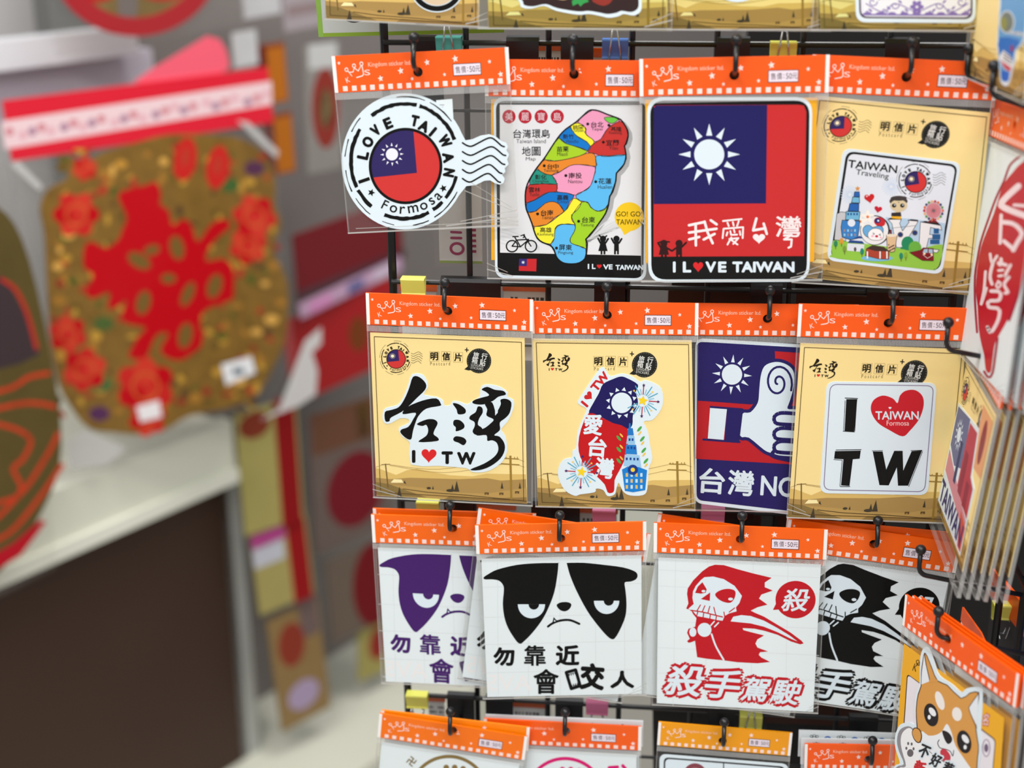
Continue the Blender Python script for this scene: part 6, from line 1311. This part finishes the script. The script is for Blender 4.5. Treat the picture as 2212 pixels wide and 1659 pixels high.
# ================================================================ blurred shop shelving behind
GA = math.radians(36.5); GX = Vector((math.sin(GA), math.cos(GA), 0)); GNn = Vector((math.cos(GA), -math.sin(GA), 0))
_r300 = _f + _R * ((300 - 1106) / 3100) - _U * ((600 - 829.5) / 3100); _h = math.hypot(_r300.x, _r300.y)
G0 = Vector((0, 0, 1.55)) + _r300 / _h * 2.25; G0.z = 0
GB = Matrix((GX, RZ, GNn)).transposed().to_4x4()
def gpos(x, y, off):
    v = _f + _R * ((x - 1106) / 3100) - _U * ((y - 829.5) / 3100); C0 = Vector((0, 0, 1.55)); P0 = G0 + GNn * off
    X = C0 + v * ((P0 - C0).dot(GNn) / v.dot(GNn)); return (X - G0).dot(GX), X.z
shelf = empty('gondola_shelf', Matrix.Translation(G0) @ GB); tag(shelf, 'white shop shelf with brown panel below it, far behind the rack', 'shelf')
WS = mat((234, 234, 216), .45, noise=.03, scale=8); BP = mat((66, 44, 32), .6, noise=.06, scale=6)
u1, zb = gpos(512, 1042, -.02); _, zt = gpos(508, 905, -.02)
box('shelf_lip', -1.3, u1, zb, zt, -.05, -.02, WS, shelf); box('price_channel', -1.3, u1, zb + .004, zb + .03, -.02, -.012, mat((244, 244, 228), .35), shelf)
box('shelf_board', -1.3, u1, zt - .03, zt - .008, -.45, -.05, WS, shelf)
zd = max(gpos(612, 1585, -.07)[1], FLOOR + .05)
box('lower_panel', -1.3, u1 + .02, zd, zb, -.10, -.07, BP, shelf)
u2, _z = gpos(610, 1500, -.07)
box('upright_post', u1 + .005, u1 + .05, zd, zb + .02, -.14, -.07, mat((190, 190, 186), .4, noise=.04, scale=10), shelf)
box('base_deck', -1.3, 2.0, FLOOR, zd, -.5, .14, WS, shelf)
box('back_panel', -1.3, u1, zt, 2.0, -.47, -.45, mat((196, 194, 194), .6, noise=.04, scale=5), shelf)
box('far_back_panel', u1, 2.4, zd, 2.0, -.22, -.2, mat((132, 124, 120), .6, noise=.1, scale=4), shelf)
zq = gpos(250, 95, 0)[1]
box('upper_price_rail', -1.3, u1 - .08, zq - .03, zq + .012, -.12, -.08, mat((246, 246, 250), .3), shelf); box('upper_panel', -1.3, u1 - .02, zq - .115, zq - .03, -.2, -.12, mat((214, 208, 220), .4), shelf)
PG = 'red festival goods hanging on the far shelves'
def bg_pack(key, label, name='festival_package', cat='festival decoration', head=None, head_h=.12, film_=True, body=None, bw=(.04, .96, .06, .86)):
    p = POSE[key]; w, h = p['w'], p['h']; o = empty(name, frame_of(key)); tag(o, label, cat, PG)
    A = Art(lambda x, y: (-w / 2 + x * w, h / 2 - y * h))
    if head:
        hd = solid('header_card', [(-w / 2, h / 2 - head_h * h), (w / 2, h / 2 - head_h * h), (w / 2, h / 2), (-w / 2, h / 2)], -.002, .002, mat(head, .4), o)
    if body:
        bd = solid('body', [(-w / 2 + bw[0] * w, h / 2 - bw[3] * h), (-w / 2 + bw[1] * w, h / 2 - bw[3] * h), (-w / 2 + bw[1] * w, h / 2 - bw[2] * h), (-w / 2 + bw[0] * w, h / 2 - bw[2] * h)], -.002, .002, mat(body, .45, noise=.08, scale=30), o)
    if film_:
        v, f = film_sheet(-w / 2, w / 2, -h / 2, h / 2 - (head_h * h if head else 0), .006, .012, seed=sum(map(ord, key)))
        mesh_obj('bag_front', v, f, FILM, o, smooth=True)
        mesh_obj('bag_back', [(-w / 2, -h / 2, -.004), (w / 2, -h / 2, -.004), (w / 2, h / 2, -.004), (-w / 2, h / 2, -.004)], [(0, 1, 2, 3)], FILM_BACK, o)
    return o, A, w, h
# large red and gold decoration
zf = (0, 250, 2.2114)
o, A, w, h = bg_pack('fu', 'large red and gold paper-cut festival decoration in a clear bag with red header', head=(222, 30, 52), head_h=.155)
T = rectifier('fu')
hdA = Art(T); hdA.quad([(2, 262), (585, 175), (587, 225), (10, 322)], (238, 206, 210), 1)
for i in range(26): hdA.ell(20 + i * 22 + (i * 7) % 9, 292 - i * 3.35 + (i * 11) % 16 - 8, 9, 9, [(206, 120, 130), (226, 170, 180), (160, 110, 140)][i % 3], 2, 10)
hdA.build('header_print', [c for c in o.children if c.name.startswith('header_card')][0], .002)
GOLD = (150, 112, 48); G1 = (196, 150, 60); G2 = (112, 88, 40)
gp = solid('gold_plaque', local(T, zf, smooth_path([(330, 190), (400, 230), (480, 180), (640, 130), (800, 90), (1000, 90), (1150, 110), (1260, 180), (1310, 300), (1310, 420), (1340, 520), (1300, 640), (1370, 800), (1360, 1050), (1300, 1200), (1220, 1330), (1100, 1390), (900, 1430), (780, 1500), (650, 1520), (540, 1510), (420, 1490), (330, 1380), (280, 1280), (240, 1100), (230, 950), (220, 760), (210, 560), (190, 440), (230, 350), (320, 300), (310, 230)], 3, True)), -.001, .004, mat(GOLD, .35, .5, metal=.35, noise=.35, scale=40), o)
A = Art(T, zf); RR = (196, 8, 24); R2 = (206, 40, 36)
random.seed(3)
for i in range(230):
    x = random.uniform(260, 1300); y = random.uniform(140, 1430)
    A.ell(x, y, random.uniform(12, 32), random.uniform(10, 26), random.choice([G1, G2, G1, (96, 70, 44), (170, 120, 50), (90, 96, 40), (180, 60, 40)]), 1 + i % 3, 10, random.uniform(0, 180))
tag(A.build('gold_relief', gp, .004), kind='stuff')
for cx, cy in ((880, 205), (1035, 245)):
    A = Art(T, zf); A.ell(cx, cy, 55, 105, R2, 5, 24, 8); A.ell(cx, cy - 10, 20, 50, (190, 60, 44), 6, 16, 8); A.build('red_lantern', gp, .004)
for cx, cy, rr in ((400, 250, 60), (360, 470, 110), (1210, 480, 105), (1180, 620, 90), (320, 1040, 90), (400, 1210, 105), (690, 1290, 140), (700, 1440, 90)):
    A = Art(T, zf)
    for i in range(6):
        a = math.radians(i * 60 + cx); A.ell(cx + rr * .52 * math.cos(a), cy + rr * .52 * math.sin(a), rr * .5, rr * .4, [RR, R2, (214, 60, 44)][i % 3], 5, 16, i * 60 + cx)
    A.ring(cx, cy, rr * .45, rr * .45, rr * .06, (200, 110, 50), 6, n=20); A.build('red_flower', gp, .004)
A = Art(T, zf)
# the looping joined lucky characters
A.poly([(560, 380), (620, 345), (690, 330), (740, 315), (765, 370), (760, 420), (800, 450), (820, 520), (870, 490), (910, 520), (940, 600), (1000, 520), (1060, 490), (1100, 520), (1060, 560), (1000, 620), (980, 690), (1060, 680), (1110, 730), (1112, 850), (1095, 880), (960, 940), (962, 1080), (930, 1120), (860, 1165), (790, 1150), (762, 1110), (800, 1040), (750, 1040), (720, 1090), (690, 1150), (610, 1150), (650, 1060), (690, 1010), (600, 990), (575, 950), (600, 880), (540, 920), (510, 910), (520, 840), (440, 870), (405, 840), (440, 760), (395, 720), (400, 620), (440, 600), (500, 630), (560, 590), (580, 540), (600, 480)], RR, 8, 3)
HO = (122, 94, 44)
for x, y, a_, b_, r_ in ((660, 690, 60, 34, 30), (720, 640, 40, 24, -20), (840, 628, 34, 58, -12), (1020, 812, 34, 60, 18), (680, 890, 34, 58, 14), (880, 1048, 34, 62, 12), (800, 775, 36, 24, 0), (892, 850, 26, 62, 24)): A.ell(x, y, a_, b_, HO, 9, 20, r_)
A.build('red_character', gp, .004); A = Art(T, zf)
for k3 in range(46):
    a_ = 2 * math.pi * k3 / 46; q_ = random.uniform(.86, 1.0); A.ell(780 + 560 * math.cos(a_ + random.uniform(-.08, .08)) * q_, 800 + 660 * math.sin(a_) * q_, random.uniform(14, 36), random.uniform(14, 30), random.choice([(222, 170, 84), (200, 146, 60), (170, 120, 50), (150, 60, 40)]), 4, 12)
for x, y, c in ((470, 1420, (90, 50, 90)), (1210, 250, (90, 50, 80)), (1090, 330, (70, 100, 50)), (480, 1280, (70, 110, 60)), (490, 990, (80, 100, 50))): A.ell(x, y, 50, 36, c, 4, 16)
tag(A.build('gold_beads', gp, .004), kind='stuff')
A = Art(T, zf); A.quad([(1050, 1185), (1195, 1145), (1215, 1225), (1075, 1285)], (240, 240, 244), 12); A.quad([(645, 1385), (755, 1355), (768, 1435), (665, 1460)], (246, 240, 244), 12); A.rect(1105, 1200, 1160, 1235, (120, 130, 140), 13); A.build('price_labels', o, .0045)
v = []; f = []
fq = local(T, (0, 0, 1), [(600, 880), (655, 735), (690, 705), (690, 740), (670, 760), (682, 800), (678, 850), (640, 875), (560, 905)])
solid('bag_flap', fq, .006, .007, film('white_flap', .7, .15, .3), o)
solid('bag_flap', local(T, (0, 0, 1), [(140, 950), (180, 925), (270, 965), (230, 1000), (150, 1010)]), .006, .007, film('white_flap_low', .5, .2, .3), o)
rb = solid('header_bow', local(T, (0, 0, 1), [(290, 178), (330, 150), (450, 78), (475, 85), (490, 110), (497, 145), (470, 165), (360, 185)]), -.004, -.001, mat((240, 96, 116), .3), o)
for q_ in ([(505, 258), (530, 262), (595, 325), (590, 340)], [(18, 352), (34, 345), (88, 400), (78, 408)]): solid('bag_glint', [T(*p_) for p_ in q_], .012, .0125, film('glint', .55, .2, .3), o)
# round ring decoration
o, A, w, h = bg_pack('ring', 'round red ring decoration with gold centre in a clear bag above', film_=True)
A = Art(rectifier('ring')); 
T = rectifier('ring'); ringp = [(290 + 190 * math.cos(a), -108 + 186 * math.sin(a)) for a in [2 * math.pi * i / 48 for i in range(48)]]; ringi = [(290 + 150 * math.cos(a), -108 + 146 * math.sin(a)) for a in [2 * math.pi * i / 48 for i in range(48)]]
solid('red_ring', [T(*p) for p in ringp], -.002, .004, mat((176, 24, 34), .35, .5), o, [[T(*p) for p in ringi]])
solid('gold_centre', [T(*p) for p in [(290 + 150 * math.cos(a), -108 + 146 * math.sin(a)) for a in [2 * math.pi * i / 40 for i in range(40)]]], -.002, .001, mat((126, 104, 60), .4, noise=.3, scale=30), o)
A.ell(205, -40, 60, 45, (190, 30, 34), 2); A.ell(350, -40, 65, 42, (190, 30, 34), 2); A.ell(275, 10, 22, 40, (120, 110, 106), 2); A.build('centre_print', o, .001)
# orange-outlined fish on olive
o, A, w, h = bg_pack('fish', 'olive and orange fish-scale decoration in a clear bag at the far edge', bw=(.02, .98, .02, .98))
T = rectifier('fish'); zb3 = (0, 700, 2.37)
solid('olive_plaque', [T(x, y) for x, y in smooth_path([(-200, 470), (-60, 440), (10, 460), (60, 560), (110, 780), (130, 960), (100, 1080), (0, 1230), (-150, 1300), (-260, 900)], 3, True)], -.002, .003, mat((96, 80, 34), .4, noise=.2, scale=20), o)
A = Art(T, zb3); OR = (214, 66, 36)
for s_ in ([(-80, 360), (60, 320), (140, 270), (240, 250)], [(-60, 440), (100, 405), (200, 405), (270, 420)], [(-80, 500), (60, 530), (150, 590), (110, 690), (60, 740), (100, 850), (-20, 990)], [(-60, 920), (60, 890), (130, 830), (240, 660), (290, 560)], [(-60, 1120), (60, 1050), (200, 880), (310, 720)]): A.line(s_, 24, OR, 3, s=5)
A.poly([(-80, 1200), (60, 1120), (200, 1000), (230, 1010), (100, 1180), (-80, 1290)], (196, 20, 40), 3)
A.poly([(-60, -260), (20, -240), (130, -40), (200, 150), (100, 200), (-60, 240)], (70, 56, 60), 2); A.line([(0, -230), (70, -180), (130, -60), (180, 120)], 22, (196, 52, 40), 3, s=4)
A.build('fish_print', o, .003)
# far goods
def simple(key, label, body, shapes=(), film_=False, bw=(.02, .98, .03, .97), head=None, name='festival_package', cat='festival decoration', hh=.12):
    o, A, w, h = bg_pack(key, label, name, cat, head=head, head_h=hh, film_=film_, body=body, bw=bw)
    for kind, args, c in shapes:
        A = Art(lambda x, y: (-w / 2 + x * w, h / 2 - y * h))
        if kind == 'r': A.rect(*args, c, 2)
        elif kind == 'e': A.ell(*args, c, 3, 24)
        A.build('printed_patch', o, .0022)
simple('opack1', 'upper brown and amber incense packet beyond the decoration', (140, 62, 24), [('r', (.35, .1, .95, .95), (190, 110, 30)), ('r', (.02, .05, .3, .95), (100, 28, 24))], name='incense_packet', cat='packet')
simple('opack2', 'lower brown and amber incense packet beyond the decoration', (140, 62, 24), [('r', (.35, .1, .95, .95), (190, 110, 30)), ('r', (.02, .05, .3, .95), (100, 28, 24))], name='incense_packet', cat='packet')
simple('rnd', 'grey bag with round red ornament beside the postmark package', (150, 144, 138), [('e', (.55, .5, .4, .3), (150, 56, 46)), ('e', (.55, .5, .2, .15), (150, 130, 90)), ('r', (.1, .02, .9, .2), (206, 206, 204))])
simple('red1', 'dark red boxed goods on the upper far shelf', (122, 16, 26), [('r', (0, .85, 1, 1), (90, 60, 66))], name='gift_box', cat='box')
simple('strip', 'pink and lilac price strip along the far shelf', (206, 166, 196), [('r', (.1, .2, .3, .9), (226, 150, 200)), ('r', (.45, .2, .6, .9), (110, 110, 160)), ('r', (.7, .1, .9, .9), (220, 200, 220))], name='price_strip', cat='price strip')
simple('red2', 'bright red boxed goods on the lower far shelf', (176, 24, 28), [('e', (.6, .5, .08, .2), (130, 66, 30)), ('e', (.8, .42, .06, .2), (130, 66, 30))], name='gift_box', cat='box')
simple('yel1', 'yellow green and red hanging packet right of the white shelf', (178, 166, 96), [('r', (.62, 0, .95, 1), (150, 22, 26)), ('e', (.3, .15, .25, .1), (140, 60, 40))], head=None)
simple('yel2', 'packet with pink and white corner under the yellow green one', (178, 164, 98), [('r', (.02, .03, .6, .2), (196, 80, 150)), ('r', (.02, .18, .55, .42), (206, 206, 216)), ('r', (.62, .05, .95, 1), (158, 24, 28))])
simple('yel3', 'brown and red printed packet lowest beside the white post', (150, 120, 74), [('e', (.4, .3, .25, .18), (150, 60, 44)), ('r', (.6, .0, .95, .3), (120, 100, 96)), ('e', (.5, .75, .3, .12), (180, 160, 190))])
simple('gry1', 'grey bag with maroon disc hanging behind the brush-lettered postcard', (116, 98, 92), [('e', (.55, .62, .36, .26), (128, 26, 40)), ('r', (.05, .02, .9, .3), (120, 80, 60)), ('r', (.6, .05, .75, .28), (160, 130, 50))], film_=True)
simple('gry2', 'red bag hanging behind the purple bulldog package', (116, 100, 88), [('e', (.7, .5, .32, .48), (126, 22, 30))], film_=True)
simple('gry3', 'small yellow packet with red seal hanging low behind the bulldog packages', (170, 158, 88), [('e', (.55, .4, .25, .3), (156, 50, 40))])
simple('pale1', 'pale white box on the top far shelf above the incense packets', (200, 198, 200), name='gift_box', cat='box')
simple('pale2', 'lilac grey box on the top far shelf beside the grey package', (172, 160, 164), [('r', (.1, .5, .9, .7), (150, 130, 130))], name='gift_box', cat='box')
simple('pale3', 'small light grey packet beside the upper incense packet', (206, 206, 206), name='incense_packet', cat='packet')
bpy.data.scenes.remove(_tmp)

pn = empty('dark_backdrop', Matrix.Translation(on_rack(.45, FLOOR, -.42)) @ BASIS.to_4x4()); tag(pn, 'added dark partition behind the right half of the rack', 'backdrop')  # dark board put in to darken the gaps between the right-hand packages
box('backdrop_board', -.25, .40, 0.0, 2.0, -.01, .01, mat((22, 20, 20), .6, noise=.15, scale=12), pn)
box('backdrop_foot', -.25, -.19, 0.0, .02, -.15, .15, BLACK, pn); box('backdrop_foot', .34, .40, 0.0, .02, -.15, .15, BLACK, pn)
